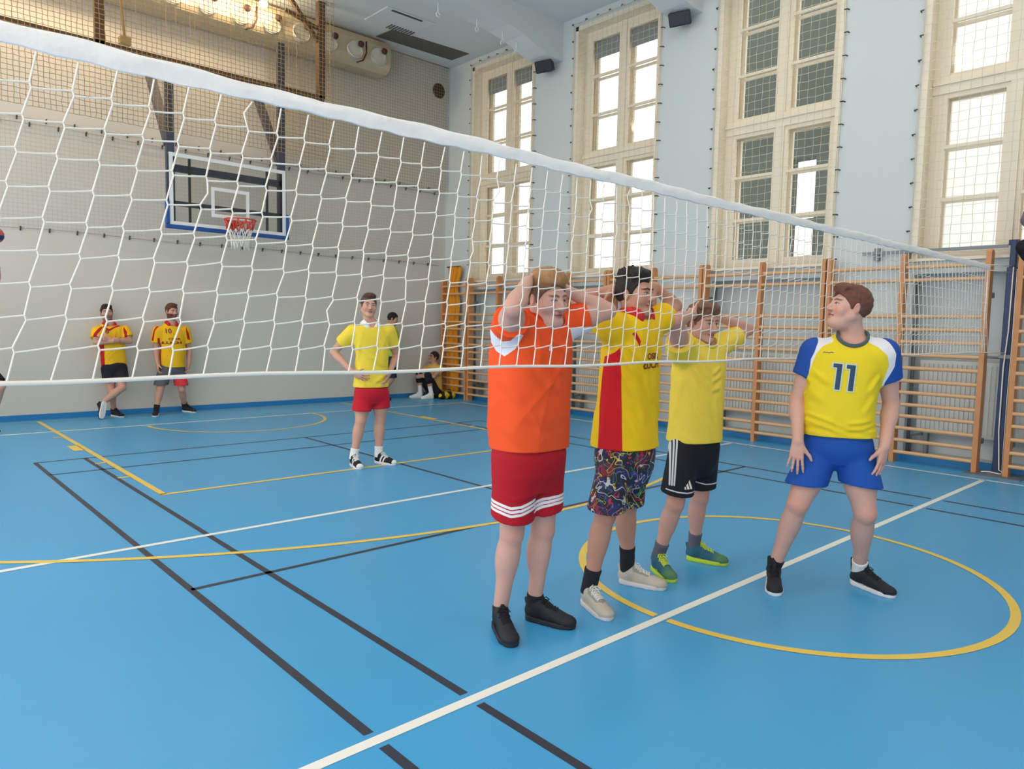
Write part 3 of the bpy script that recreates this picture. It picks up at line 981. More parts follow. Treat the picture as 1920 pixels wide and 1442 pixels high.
def poly_sd(p, poly):
    """signed distance inside (+) a polygon"""
    poly = np.asarray(poly, float)
    d = np.full(len(p), 1e9); ins = np.zeros(len(p), bool)
    for i in range(len(poly)):
        a, b = poly[i], poly[(i+1) % len(poly)]
        e = b-a; w_ = p-a
        t = np.clip((w_@e)/(e@e+1e-12), 0, 1)
        d = np.minimum(d, np.linalg.norm(w_-t[:, None]*e, axis=1))
        c = ((a[1] > p[:, 1]) != (b[1] > p[:, 1])) & (p[:, 0] < (b[0]-a[0])*(p[:, 1]-a[1])/(b[1]-a[1]+1e-12)+a[0])
        ins ^= c
    return np.where(ins, d, -d)
def line_sd(p, pts, r):
    pts = np.asarray(pts, float); d = np.full(len(p), 1e9)
    for a, b in zip(pts[:-1], pts[1:]):
        e = b-a; w_ = p-a
        t = np.clip((w_@e)/(e@e+1e-12), 0, 1)
        d = np.minimum(d, np.linalg.norm(w_-t[:, None]*e, axis=1))
    return r-d

def unit(v):
    v = np.asarray(v, float)
    return v/(np.linalg.norm(v)+1e-12)
def facing(phi):
    """forward and left-hand vectors of someone turned phi degrees to the picture's right from facing the viewer"""
    t = math.radians(phi)
    return np.array([math.sin(t), -math.cos(t), 0.]), np.array([math.cos(t), math.sin(t), 0.])

class Person:
    def __init__(s, G, h, label, name='person'):
        s.G = np.array([G[0], G[1], 0.]); s.h = h
        s.base = float((s.G-CAM)@FH)
        s.root = empty(name, tuple(s.G), label, 'person')
        s.root.rotation_euler = (0, 0, -YAW)
        s.parts = []
    def P(s, u, v, d=0.0):
        r = ray(u, v)
        t = (s.base+d)/(r@FH)
        q = CAM+t*r-s.G
        return np.array([q@RH, q@FH, q[2]])
    def Y(s, u, v, y):
        r = ray(u, v)
        q = CAM+(y-CAM[1])/r[1]*r-s.G
        return np.array([q@RH, q@FH, q[2]])
    def floor(s, u, v):
        q = on_floor(u, v)-s.G
        return np.array([q@RH, q@FH, 0.])
    def xz(s, pts, d=0.0): return [s.P(u, v, d)[[0, 2]] for u, v in pts]
    def head(s, org, phi, pitch=0, roll=0, sc=1.0):
        f, l = facing(phi)
        up = np.array([0, 0, 1.])
        p = math.radians(pitch); f2 = f*math.cos(p)+up*math.sin(p); u2 = up*math.cos(p)-f*math.sin(p)
        q = math.radians(roll); l2 = l*math.cos(q)+u2*math.sin(q); u3 = u2*math.cos(q)-l*math.sin(q)
        s.HA = np.stack([l2, f2, u3]); s.HO = np.asarray(org, float); s.HS = sc
    def H(s, x, y, z): return s.HO+s.HS*(x*s.HA[0]+y*s.HA[1]+z*s.HA[2])

def add_head(B, p, fat=0.0, neck=None, nr=.056):
    S = p.HS; A = p.HA
    E = lambda c, r, k=.012, sub=False, ax=None: B.ell(p.H(*c), np.array(r)*S, A if ax is None else ax, k*S, sub)
    Cn = lambda a, b, ra, rb, k=.01, sub=False: B.cone(p.H(*a), p.H(*b), ra*S, rb*S, k*S, sub)
    E((0, -.016, .030), (.073, .093, .088), .02)
    E((0, .024, -.022), (.061+fat*.4, .066, .080), .03)
    for sg in (-1, 1):
        Cn((sg*(.050+fat), -.004, -.052), (sg*(.018+fat*.5), .066, -.096), .020+fat*.5, .017, .03)
        E((sg*.040, .060, -.030), (.024+fat*.6, .022, .026), .025)
    E((0, .072, -.098), (.024+fat, .020, .017), .02)
    if fat > .004: E((0, .03, -.105), (.045+fat, .05, .03), .03)
    Cn((-.034, .079, .024), (.034, .079, .024), .011, .011, .02)
    for sg in (-1, 1):
        E((sg*.032, .101, .003), (.018, .016, .0125), .010, True)
        E((sg*.031, .0755, .001), (.0145, .0125, .0125), .003)
        Cn((sg*.018, .086, .0085), (sg*.044, .079, .0065), .0042, .004, .004)
    Cn((0, .086, .012), (0, .110, -.030), .0085, .0125, .014)
    for sg in (-1, 1): E((sg*.0135, .098, -.034), (.009, .012, .008), .007)
    E((0, .0895, -.058), (.024, .010, .0075), .006); E((0, .0885, -.069), (.021, .0105, .008), .005)
    E((0, .099, -.0635), (.026, .006, .0014), .003, True)
    for sg in (-1, 1):
        ax = A.copy(); t = math.radians(14)
        ax = np.stack([A[0], A[1]*math.cos(t)+A[2]*math.sin(t)*-1, A[2]*math.cos(t)+A[1]*math.sin(t)])
        l = unit(A[0]*1.0-sg*A[1]*.45); f = unit(A[1]+sg*A[0]*.45)
        ax = np.stack([l, f, A[2]])
        B.ell(p.H(sg*.076, -.012, -.006), np.array((.0085, .019, .031))*S, ax, .007*S)
        B.ell(p.H(sg*.087, -.005, -.003), np.array((.0065, .010, .017))*S, ax, .006*S, True)
    if neck is not None:
        B.cone(neck, p.H(0, -.022, -.055), nr*1.12, nr, .03)

def face_attrs(V, p):
    q = (V-p.HO)@p.HA.T/p.HS
    x, y, z = q[:, 0], q[:, 1], q[:, 2]
    ax = np.abs(x)
    front = y > .035
    big = -.05
    a = {}
    xz_ = np.stack([ax, z], 1)
    a['lip'] = np.where(front & (y > .07), .0068-np.sqrt((x*.30)**2+((z+.0632)*.72)**2), big)
    a['mouth'] = np.where(front & (y > .07), .0016-np.sqrt((np.maximum(ax-.019, 0))**2+(z+.0635)**2), big)
    a['brow'] = np.where(front, line_sd(xz_, [(.013, .0205), (.028, .0255), (.045, .0215)], .0046), big)
    a['eye'] = np.where(front, .0052-np.sqrt(((ax-.031)*.40)**2+((z-.0005)*1.0)**2), big)
    a['iris'] = np.where(front, .0056-np.sqrt((ax-.031)**2+(z-.001)**2), big)
    a['lash'] = np.where(front, line_sd(xz_, [(.0175, .001), (.024, .0058), (.034, .0066), (.0445, .0025)], .0021), big)
    a['beard'] = np.where((y > -.02) & (z < -.03), np.minimum(np.minimum(.0+(-.040-z)+np.maximum(0, ax-.03)*1.2, (z+.125)), 1)-np.where((np.abs(z+.063) < .012) & (ax < .024), .02, 0), big)
    must = line_sd(np.stack([ax, z], 1), [(0, -.0465), (.024, -.055), (.03, -.075)], .008)
    a['beard'] = np.where(front, np.maximum(a['beard'], must), a['beard'])
    cheek = .026-np.sqrt((ax-.042)**2+(z+.032)**2+(np.maximum(.03-y, 0))**2)
    nose = .016-np.sqrt(x**2+(z+.03)**2+np.maximum(.09-y, 0)**2)
    ear = .03-np.sqrt((ax-.078)**2+(y+.01)**2+(z+.005)**2)
    a['blush'] = np.maximum(np.maximum(cheek, nose), ear)-.004
    far = np.linalg.norm(q, axis=1) > .19
    for k in a: a[k] = np.where(far, big, a[k])
    return a

def add_hand(B, W, d, n, t, curl=(.35, .45, .3), spread=.10, sc=1.0, thumb=(.55, .8, .25), fr=1.0):
    """palm, four fingers and thumb; W wrist, d along the fingers, n where the palm faces, t the thumb's side"""
    d = unit(d); n = unit(n-d*np.dot(n, d)); t = unit(t-d*np.dot(t, d)-n*np.dot(t, n))
    W = np.asarray(W, float)
    L = lambda a, b, c: W+sc*(a*d+b*t+c*n)
    kn = [(.094, .031, 0), (.097, .010, -.003), (.092, -.011, -.002), (.083, -.030, .003)]
    for i, (a, b, c) in enumerate(kn):
        B.cone(L(.008, b*.55, 0), L(a, b, c), .0155*sc, .0120*sc, .014)
    B.ell(L(.05, 0, .002), np.array((.045, .036, .0145))*sc, np.stack([d, t, n]), .012)
    seg = [(.041, .025, .021), (.046, .029, .022), (.043, .027, .021), (.034, .020, .019)]
    tips = []
    for i, (a, b, c) in enumerate(kn):
        q = L(a, b, c); ang = 0
        sp = (1.5-i)*spread
        for j in range(3):
            cu = curl[j] if not hasattr(curl[j], '__len__') else curl[j][i]
            ang += cu
            dv = math.cos(ang)*(d*math.cos(sp)+t*math.sin(sp))+math.sin(ang)*n
            r0 = (.0094, .0084, .0076)[j]*(1 if i < 3 else .88)*fr; r1 = (.0086, .0077, .0062)[j]*(1 if i < 3 else .88)*fr
            q2 = q+dv*seg[i][j]*sc
            B.cone(q, q2, r0*sc, r1*sc, .004)
            q = q2
        tips.append((q, dv))
    q = L(.022, .024, .006)
    dirs = [unit(d*.75+t*.62+n*thumb[2]), unit(d*thumb[0]+t*thumb[1]+n*thumb[2]), unit(d*(thumb[0]+.25)+t*(thumb[1]-.2)+n*(thumb[2]+.1))]
    for j, (ln, r0, r1) in enumerate(((.042, .0165, .0125), (.033, .0118, .0105), (.027, .0104, .0078))):
        q2 = q+dirs[j]*ln*sc
        B.cone(q, q2, r0*sc, r1*sc, .010 if j == 0 else .004)
        q = q2
    tips.append((q, dirs[2]))
    return tips

def add_arm(B, S, E, W, rs=.052, re=.040, rw=.027, fr=.044, k=.02):
    S, E, W = [np.asarray(x, float) for x in (S, E, W)]
    B.cone(S, E, rs, re, k)
    B.ell(S+(E-S)*.48, (rs*1.02, rs*1.02, np.linalg.norm(E-S)*.36), basis_along(E-S), k)
    B.cone(E, W, re*.98, rw, .012)
    B.ell(E+(W-E)*.27, (fr, fr*.92, np.linalg.norm(W-E)*.30), basis_along(W-E), .015)

def basis_along(v):
    z = unit(v); x = np.cross(z, [0.31, .95, .05]); x = unit(x)
    return np.stack([x, np.cross(z, x), z])

def add_leg(B, H, K, A, fwd, rt, rk, rc, ra):
    H, K, A = [np.asarray(x, float) for x in (H, K, A)]
    B.cone(H, K, rt, rk*1.06, .03)
    B.ell(H+(K-H)*.45, (rt*.98, rt*.98, np.linalg.norm(K-H)*.45), basis_along(K-H), .02)
    B.cone(K, A, rk*.97, ra, .012)
    ax = basis_along(A-K)
    B.ell(K+(A-K)*.30-fwd*rc*.22, (rc*.96, rc*.96, np.linalg.norm(A-K)*.32), ax, .025)
    B.ell(K+fwd*rk*.42+(A-K)*.02, (rk*.66, rk*.55, rk*.85), np.stack([np.cross(fwd, [0, 0, 1]), fwd, [0, 0, 1]]), .02)

def add_torso(B, secs, phi, off=0.0, top=None, bot=None, k=.02, ex=2.4, fold=None):
    """secs: (x, y, z, half width, half depth[, phi]) from the hem up"""
    S = np.array([[*q[:5], q[5] if len(q) > 5 else phi] for q in secs], float)
    S = S[np.argsort(S[:, 2])]
    z0, z1 = S[0, 2], S[-1, 2]
    zz = np.linspace(z0, z1, 160)
    I = [np.interp(zz, S[:, 2], S[:, i]) for i in range(6)]
    ker = np.hanning(17); ker /= ker.sum()
    for i in (0, 1, 3, 4):
        pad = np.concatenate([np.full(8, I[i][0]), I[i], np.full(8, I[i][-1])])
        I[i] = np.convolve(pad, ker, 'valid')
    def fn(X, Y, Z):
        zf = Z.ravel()
        g = [np.interp(zf, zz, I[i])[None, None, :].astype(np.float32) for i in (0, 1, 3, 4, 5)]
        t = np.radians(g[4]); a = g[2]+off; b_ = g[3]+off
        lx = (X-g[0])*np.cos(t)+(Y-g[1])*np.sin(t)
        fy = (X-g[0])*np.sin(t)-(Y-g[1])*np.cos(t)
        q = (np.abs(lx/a)**ex+np.abs(fy/b_)**ex)**(1/ex)
        D = (q-1)*np.minimum(a, b_)
        if fold is not None: D = D+fold(X, Y, Z, lx, fy)
        return np.maximum(np.maximum(D, (z0 if bot is None else bot)-Z), Z-(z1 if top is None else top)).astype(np.float32)
    m = max(S[:, 3].max(), S[:, 4].max())+.03
    B.put(fn, (S[:, 0].min()-m, S[:, 1].min()-m, z0-.01), (S[:, 0].max()+m, S[:, 1].max()+m, z1+.01), k)

def folds(seed, amp=.004, hem=None, creases=()):
    r = np.random.default_rng(seed)
    w_ = [(r.uniform(8, 26), r.uniform(-9, 9), r.uniform(4, 16), r.uniform(0, 6.3), r.uniform(.4, 1)) for _ in range(5)]
    v_ = [(r.uniform(14, 30), r.uniform(-12, 12), r.uniform(-22, 22), r.uniform(0, 6.3), r.uniform(.5, 1)) for _ in range(4)]
    def f(X, Y, Z, lx, fy):
        o = 0
        for a, b_, c, p, g in w_: o = o+g*np.sin(a*lx+b_*fy*.6+c*Z+p+1.3*np.sin(5*Z+p))
        o = o/3
        for a, b_, c, p, g in v_:      # sharper creases that come and go
            o = o-g*.8*(1-np.abs(np.sin(.5*(a*lx+b_*fy+c*Z+p+1.5*np.sin(7*Z+4*lx+p)))))**5*np.clip(.5+np.sin(9*Z-6*lx+p*2), 0, 1)
        o = amp*o
        for (p0, p1, wd, am) in creases:
            e = p1-p0; L = math.hypot(*e)+1e-9; e = e/L
            al = (X-p0[0])*e[0]+(Z-p0[1])*e[1]; pe = (X-p0[0])*e[1]-(Z-p0[1])*e[0]
            win = np.clip(al/(.3*L), 0, 1)*np.clip((L-al)/(.3*L), 0, 1)
            win = win*win*(3-2*win)*np.clip(.5-Y*6, 0, 1)
            o = o-am*win*(np.exp(-(pe/wd)**2)-.7*np.exp(-((pe-1.7*wd)/wd)**2))
        if hem is not None: o = o+.0035*np.sin(150*(Z-hem)+5*np.sin(9*lx))*np.exp(-((Z-hem-.05)/.035)**2)
        return o
    return f

def waist(F, secs, phi, down=.22, up=.03, slim=.016, k=.035):
    """seat and waistband of a pair of shorts, running up under the shirt"""
    x, y, z, a, b_ = secs[0][:5]
    add_torso(F, [(x, y, z-down, a-.055, b_-.055), (x, y, z-down*.6, a-slim-.008, b_-slim-.010), (x, y, z-.03, a-slim, b_-slim), (x, y, z+up, a-slim-.016, b_-slim-.016)], phi, 0, k=k)
def crease(p, *q):
    """cloth folds given as pixel lines (u0, v0, u1, v1, depth in mm, width in px)"""
    o = []
    for u0, v0, u1, v1, am, wd in q:
        a, b_ = p.P(u0, v0, -.12)[[0, 2]], p.P(u1, v1, -.12)[[0, 2]]
        o.append((a, b_, wd*p.base/FPX, am*.001))
    return o

def shoe(p, toe, phi, name_l, cols, L=.285, wd=1.0, high=.0, laces=True, z0=0.0, frame=None, h=None):
    """upper, sole and laces for a foot whose toe tip stands at toe"""
    f, l = facing(phi)
    ax = np.stack([f, l, [0, 0, 1.]])
    if frame is not None: ax = frame
    k = L/.285
    org = np.asarray(toe, float)-ax[0]*L
    if frame is None: org[2] = z0
    h = h or p.h
    def T(V): return org+V@ax
    up = Field((-.03, -.08, -.02), (L+.03, .08, .20+high), min(h, .005))
    e = lambda c, r, kk=.02: up.ell(np.array(c)*(k, wd, 1), np.array(r)*(k, wd, 1), None, kk)
    e((.222, .0, .034), (.060, .043, .031)); e((.240, .003, .028), (.042, .038, .024)); e((.15, .002, .042), (.078, .038, .040)); e((.048, 0, .05), (.050, .034, .052))
    up.cone((.195*k, 0, .040), (.085*k, 0, .088), .031*wd, .033*wd, .022)
    up.cone((.06*k, 0, .07), (.052*k, 0, .112+high), .040, .041, .02)
    up.cone((.10*k, 0, .095+high*.5), (.086*k, 0, .135+high), .017, .014, .008)
    up.cone((.010*k, 0, .09), (.000*k, 0, .128+high), .012, .009, .008)
    up.cone((.052*k, 0, .118+high), (.05*k, 0, .2+high), .033, .04, .003, True)
    up.below((0, 0, .012), (0, 0, -1), (-.1, -.1, -.05), (.4, .1, .012), .002)
    up.below((.05, 0, .124+high), (-.16, 0, 1), (-.1, -.1, .105+high), (.075*k, .1, .3), .005)
    V, Q = up.mesh()
    at = {}
    if 'zones' in cols: at = cols['zones'](V, k)
    o = mesh_object('shoe', T(V), Q, cols['upper'], p.root, at)
    if name_l: o['label'] = name_l
    if laces:
        b = MB()
        bv = BVHTree.FromPolygons([tuple(x) for x in V], [tuple(q) for q in Q.tolist()])
        def ontop(x, y):
            hit = bv.ray_cast(Vector((x, y, .4)), Vector((0, 0, -1)))
            return (x, y, hit[0][2]+.0022 if hit[0] is not None else .08)
        for i in range(6):
            x = (.182-.0165*i)*k
            b.tube(T(np.array([ontop(x+.006, -.024), ontop(x+.002, -.014), ontop(x-.001, 0), ontop(x-.004, .014), ontop(x-.006, .024)])), .0034, 5)
            if i < 5: b.tube(T(np.array([ontop(x-.004, -.022), ontop(x-.010, .0), ontop(x-.018, .022)])), .003, 5)
        for sg in (-1, 1):
            b.tube(T(np.array([(.100*k, 0, .126), (.107*k, sg*.022, .128), (.122*k, sg*.034, .112), (.116*k, sg*.018, .114), (.102*k, 0, .125)])), .003, 5)
            b.tube(T(np.array([(.100*k, 0, .126), (.122*k, sg*.014, .114), (.135*k, sg*.03, .092)])), .0028, 5)
        b.build('laces', cols['laces'], o)
    so = Field((-.03, -.08, -.02), (L+.03, .08, .07), min(h, .005))
    def fn(X, Y, Z):
        def c2(ax_, ay, bx, by, ra, rb):
            ex_, ey = (bx-ax_)*k, by-ay
            x, y = X-ax_*k, Y-ay
            t = np.clip((x*ex_+y*ey)/(ex_*ex_+ey*ey), 0, 1)
            return np.sqrt((x-t*ex_)**2+(y-t*ey)**2)-(ra+(rb-ra)*t)*wd
        d = np.minimum(c2(.045, 0, .21, 0, .040, .050), c2(.21, 0, .243, .002, .050, .040))
        top = .026+.010*np.clip((.08*k-X)/.08, 0, 1)+.012*np.clip((X-.25*k)/.035, 0, 1)
        return np.maximum(d+.25*np.clip(.008-Z, 0, 1), np.maximum(-Z, Z-top)).astype(np.float32)+0*Z
    so.put(fn, (-.02, -.07, -.01), (L+.02, .07, .06), .002)
    V, Q = so.mesh()
    mesh_object('sole', T(V), Q, cols['sole'], o)
    ank = org+ax[0]*.052*k+ax[2]*.10
    return ank, ax

def sock(p, A, K, m, z_top, ra, label=None):
    """sock round the ankle, from inside the shoe to z_top along the shin"""
    d = unit(np.asarray(K)-np.asarray(A))
    T = np.asarray(A)+d*z_top
    lo = np.minimum(A, T)-.09; hi = np.maximum(A, T)+.09
    F = Field(lo, hi, min(p.h, .005))
    F.cone(np.asarray(A)-d*.03, T+d*.03, ra+.004, ra+.006, .004)
    F.cone(T, T-d*.012, ra+.007, ra+.007, .006)
    F.below(T, d, T-.09, T+.09, .004)
    F.below(np.asarray(A)-d*.03, -d, np.asarray(A)-d*.03-.09, np.asarray(A)-d*.03+.09, .004)
    V, Q = F.mesh()
    o = mesh_object('sock', V, Q, m, p.root)
    if label: o['label'] = label
    return o

def hair(p, m, thick=.014, line=.062, side=-.018, back=-.07, blobs=(), noise=.003, comb=(0, 1, .3), attr=None, h=None, curls=0, seed=3, front=.075):
    h = h or min(p.h, .004)
    F = Field((-.13, -.17, -.12), (.13, .15, .20), h)
    F.ell((0, -.016, .031), (.0735+thick*.6, .0935+thick, .088+thick), None, .01)
    for c, r in blobs: F.ell(c, r, None, .016)
    rr = np.random.default_rng(seed)
    for _ in range(curls):
        a = rr.uniform(0, 6.28); b_ = rr.uniform(.45, 1.35)
        c = np.array([math.cos(a)*math.cos(b_)*.078, -.014+math.sin(a)*math.cos(b_)*.095, .035+math.sin(b_)*.092])
        dd = unit(c-np.array([0, -.016, .02])+rr.normal(0, .02, 3))
        F.cone(c, c+dd*rr.uniform(.012, .034), .012, .005, .008)
    cm = unit(comb)
    ph = rr.uniform(0, 6, 8)
    def nz(X, Y, Z):
        a = X*(1-cm[0]**2)-Y*cm[0]*cm[1]-Z*cm[0]*cm[2]
        b_ = Y*(1-cm[1]**2)-X*cm[0]*cm[1]-Z*cm[1]*cm[2]
        c = Z*(1-cm[2]**2)-X*cm[0]*cm[2]-Y*cm[1]*cm[2]
        al = X*cm[0]+Y*cm[1]+Z*cm[2]
        q = np.sin(190*a+40*np.sin(22*al+ph[0])*.5+ph[1])+np.sin(160*c+130*b_+3*np.sin(30*al+ph[2])+ph[3])+.7*np.sin(90*a-110*c+ph[4]+4*np.sin(18*al))
        return q/2.7
    X, Y, Z = [(F.lo[k]+h*np.arange(F.n[k])) for k in range(3)]
    X = X[:, None, None]; Y = Y[None, :, None]; Z = Z[None, None, :]
    F.F += (noise*nz(X, Y, Z)).astype(np.float32)
    zm = np.interp(Y.ravel(), [-.12, -.07, -.03, -.012, .004, .020, .028, .046, .060, front, .12], [back, back+.004, -.045, -.030, side, side, side+.022, line-.028, line-.010, line, line+.004])[None, :, None]
    zm = zm+.010*np.sin(X*70+ph[5])*np.clip((Y-.03)/.04, 0, 1)*.5
    D = (zm-Z)
    kk = .006
    A_ = F.F; hh = np.maximum(kk-np.abs(A_-D), 0)/kk
    F.F = (np.maximum(A_, D)+hh*hh*kk*.25).astype(np.float32)
    for sg in (-1, 1): F.ell((sg*.083, -.012, -.012), (.022, .022, .034), None, .006, True)
    F.ell((0, -.012, -.02), (.062, .08, .09), None, .003, True)
    V, Q = F.mesh()
    V = relax(V, Q, 1, .4)
    at = {}
    if attr: at = attr(V)
    W = p.HO+p.HS*(V@p.HA)
    return mesh_object('hair', W, Q, m, p.root, at)

def cloth(name, p, build, m, zones=None, h=None, lo=(-.8, -.8, 0), hi=(.8, .8, 2.1), parent=None, sm=1):
    F = Field(lo, hi, h or p.h)
    build(F)
    V, Q = F.mesh()
    if sm: V = relax(V, Q, sm, .5)
    at = {}
    for zn, fn in (zones or {}).items(): at[zn] = fn(V)
    return mesh_object(name, V, Q, m, parent or p.root, at)

def sleeve(F, S, E, t, r0, r1, k=.04, hol=.010, over=None):
    S = np.asarray(S, float); E = np.asarray(E, float)
    d = unit(E-S); T = S+(E-S)*t
    F.cone(S, T+d*.03, r0, r1, k)
    return T, d, r1, hol
def finish_sleeve(F, T, d, r1, hol):
    m = r1+.05
    def fn(X, Y, Z):
        a = (X-T[0])*d[0]+(Y-T[1])*d[1]+(Z-T[2])*d[2]
        rad = np.sqrt(np.maximum((X-T[0])**2+(Y-T[1])**2+(Z-T[2])**2-a*a, 0))
        return np.maximum(-a, np.maximum(rad-m, a-.11)).astype(np.float32)
    F.put(fn, T-.14, T+.14, .003, True)
    r = r1-hol
    F.cone(T+d*(r-.022), T+d*(r+.04), r, r, .004, True)

def shorts_legs(F, p, H, K, t, r0, r1, k=.03, hem_n=None):
    H = np.asarray(H, float); K = np.asarray(K, float)
    d = unit(K-H); T = H+(K-H)*t
    F.cone(H, T+d*.04, r0, r1, k)
    return T, d, r1
def finish_leg(F, T, n, r1, ax, hol=.011, hw=None):
    d = unit(n); hw = hw or r1+.035
    def fn(X, Y, Z):
        a = (X-T[0])*d[0]+(Y-T[1])*d[1]+(Z-T[2])*d[2]
        rad = np.sqrt(np.maximum((X-T[0])**2+(Y-T[1])**2+(Z-T[2])**2-a*a, 0))
        return np.maximum(-a, np.maximum(rad-hw, a-.16)).astype(np.float32)
    F.put(fn, T-.2, T+.2, .003, True)
    r = r1-hol
    F.cone(T+ax*(r-.022), T+ax*(r+.06), r, r, .004, True)

def neck_hole(F, c, phi, r, tilt=28, deep=.04):
    f, l = facing(phi)
    t = math.radians(tilt); u2 = np.array([0, 0, 1.])*math.cos(t)+f*math.sin(t)
    F.cone(c+u2*(r-deep), c+u2*(r+.10), r, r*1.05, .006, True)

def decal(name, p, target, center, phi, mesh2d, m, off=.0035, roll=0.0, pitch=0.0):
    """lays a flat shape (triangulated, in metres) onto the cloth round a point"""
    f, l = facing(phi)
    up = np.array([0, 0, 1.])
    pt = math.radians(pitch); f2 = f*math.cos(pt)+up*math.sin(pt); up = up*math.cos(pt)-f*math.sin(pt); f = f2
    c, s_ = math.cos(math.radians(roll)), math.sin(math.radians(roll))
    l2 = l*c+up*s_; u2 = up*c-l*s_
    me = target.data
    co = np.empty(len(me.vertices)*3, np.float32); me.vertices.foreach_get('co', co)
    bv = BVHTree.FromPolygons([tuple(x) for x in co.reshape(-1, 3)], [tuple(q.vertices) for q in me.polygons])
    bm = mesh2d
    vs = []
    for v in bm[0]:
        q = np.asarray(center)+l2*v[0]+u2*v[1]
        hit = bv.ray_cast(Vector(q+f*.25), Vector(-f))
        if hit[0] is None:
            vs.append(tuple(q)); continue
        vs.append(tuple(np.array(hit[0])+f*off))
    b = MB(); b.add(vs, bm[1], 0, True)
    return b.build(name, m, target)

def shape2d(polys, cell=.012):
    """triangulated outline(s) refined so that they can follow the cloth"""
    bm = bmesh.new()
    for poly in polys:
        vs = [bm.verts.new((x, y, 0)) for x, y in poly]
        bm.faces.new(vs)
    return _refine(bm, cell)
def text2d(txt, size, cell=.012, bold=.0, sx=1.0):
    cu = bpy.data.curves.new('t', 'FONT'); cu.body = txt; cu.size = size; cu.align_x = 'CENTER'; cu.align_y = 'CENTER'; cu.offset = bold
    o = bpy.data.objects.new('t', cu); COL.objects.link(o)
    dg = bpy.context.evaluated_depsgraph_get()
    me = bpy.data.meshes.new_from_object(o.evaluated_get(dg))
    bm = bmesh.new(); bm.from_mesh(me)
    bpy.data.objects.remove(o); bpy.data.meshes.remove(me)
    for v in bm.verts: v.co.x *= sx
    return _refine(bm, cell)
def _refine(bm, cell):
    bmesh.ops.triangulate(bm, faces=bm.faces[:])
    for _ in range(5):
        es = [e for e in bm.edges if e.calc_length() > cell]
        if not es: break
        bmesh.ops.subdivide_edges(bm, edges=es, cuts=1)
        bmesh.ops.triangulate(bm, faces=bm.faces[:])
    bm.verts.index_update()
    for fc in bm.faces: fc.normal_update()
    r = ([tuple(v.co) for v in bm.verts], [tuple(v.index for v in fc.verts) for fc in bm.faces])
    bm.free()
    return r

def finish_body(p, B, m, joints=(), beard=False, tips=()):
    V, Q = B.mesh()
    V = relax(V, Q, 1, .35)
    at = face_attrs(V, p)
    if not beard: at['beard'] = np.full(len(V), -.05)
    bl = at['blush']
    for c, r in joints: bl = np.maximum(bl, r-np.linalg.norm(V-np.asarray(c), axis=1))
    at['blush'] = bl
    nl = np.full(len(V), -.05)
    for q, d in tips: nl = np.maximum(nl, .006-np.linalg.norm(V-(q+d*.004), axis=1))
    at['nail'] = nl
    return mesh_object('body', V, Q, m, p.root, at)

def collar_ring(p, sh, c, phi, m, r=.082, hgt=.03, tilt=30, lean=.0, fold=0.0, name='collar', vneck=0.0, th=.004):
    """a neckband that sits on the rim of the shirt's neck opening; fold > 0 turns it down like a polo collar"""
    f, l = facing(phi)
    up = np.array([0, 0, 1.])
    t = math.radians(tilt); f2 = f*math.cos(t)-up*math.sin(t); u2 = up*math.cos(t)+f*math.sin(t)
    me = sh.data
    co = np.empty(len(me.vertices)*3, np.float32); me.vertices.foreach_get('co', co)
    bv = BVHTree.FromPolygons([tuple(x) for x in co.reshape(-1, 3)], [tuple(q.vertices) for q in me.polygons])
    n = 48
    rim = []
    for i in range(n):
        a = 2*math.pi*i/n
        e = l*math.sin(a)+f2*math.cos(a)
        hit = bv.ray_cast(Vector(c+e*r+u2*.3), Vector(-u2))
        h = float((np.array(hit[0])-c)@u2) if hit[0] is not None else 0.0
        rim.append(min(max(h, -.06), .09))
    rim = np.array(rim)
    for _ in range(3): rim = (np.roll(rim, 1)+rim*2+np.roll(rim, -1))/4
    P = []
    for i in range(n+1):
        a = 2*math.pi*i/n
        e = l*math.sin(a)+f2*math.cos(a)
        w_ = max(0, math.cos(a))**8
        base = c+e*r+u2*(rim[i % n]-vneck*w_)
        inn = base-e*lean+u2*hgt*(1-.8*w_*(vneck > 0))
        ring = [base-u2*.012-e*th, base-u2*.012+e*th, base+e*th*1.2, inn+e*th]
        if fold > 0: ring += [inn+e*(th+.006)-u2*hgt*.2, base+e*(fold*.6+th)+u2*(.002-.35*fold), base+e*(fold*.5)+u2*(.004-.45*fold), inn+e*(th)+u2*.003]
        ring += [inn-e*th+u2*.002, inn-e*th*1.2, base-e*th*1.2, base-u2*.012-e*th]
        P.append(ring)
    b = MB(); b.grid(P)
    return b.build(name, m, sh)

# ------------------------------------------------------------------ shoes, skin and cloth colours
def plain(name, c, **k): return mat(name, srgb(*c), **k)
plain('shoe_black', (26, 27, 34), rough=.7, bump=.2, bscale=300)
plain('sole_black', (34, 35, 42), rough=.6)
plain('sole_white', (226, 226, 226), rough=.5)
plain('sole_grey', (206, 202, 200), rough=.5)
plain('lace_black', (20, 20, 26), rough=.8)
plain('lace_white', (232, 230, 224), rough=.8)
plain('lace_lime', (206, 220, 70), rough=.8)
plain('sole_lime', (190, 214, 60), rough=.5)
plain('sock_black', (26, 26, 34), rough=.9, bump=.2, bscale=300)
plain('sock_white', (236, 234, 230), rough=.9, bump=.2, bscale=300)
plain('sock_grey', (92, 90, 104), rough=.9, bump=.3, bscale=120, var=.25, vscale=60)
plain('collar_red', (206, 34, 32), rough=.75)
plain('collar_orange', (214, 66, 28), rough=.75)
plain('collar_white', (238, 236, 232), rough=.75)
plain('collar_grey', (78, 92, 96), rough=.75)
plain('collar_yellow', (226, 206, 70), rough=.75)
plain('ink_navy', (30, 62, 92), rough=.6)
plain('ink_pale', (196, 214, 190), rough=.6)
plain('ink_maroon', (120, 34, 30), rough=.6)
plain('ink_white', (240, 228, 222), rough=.6)
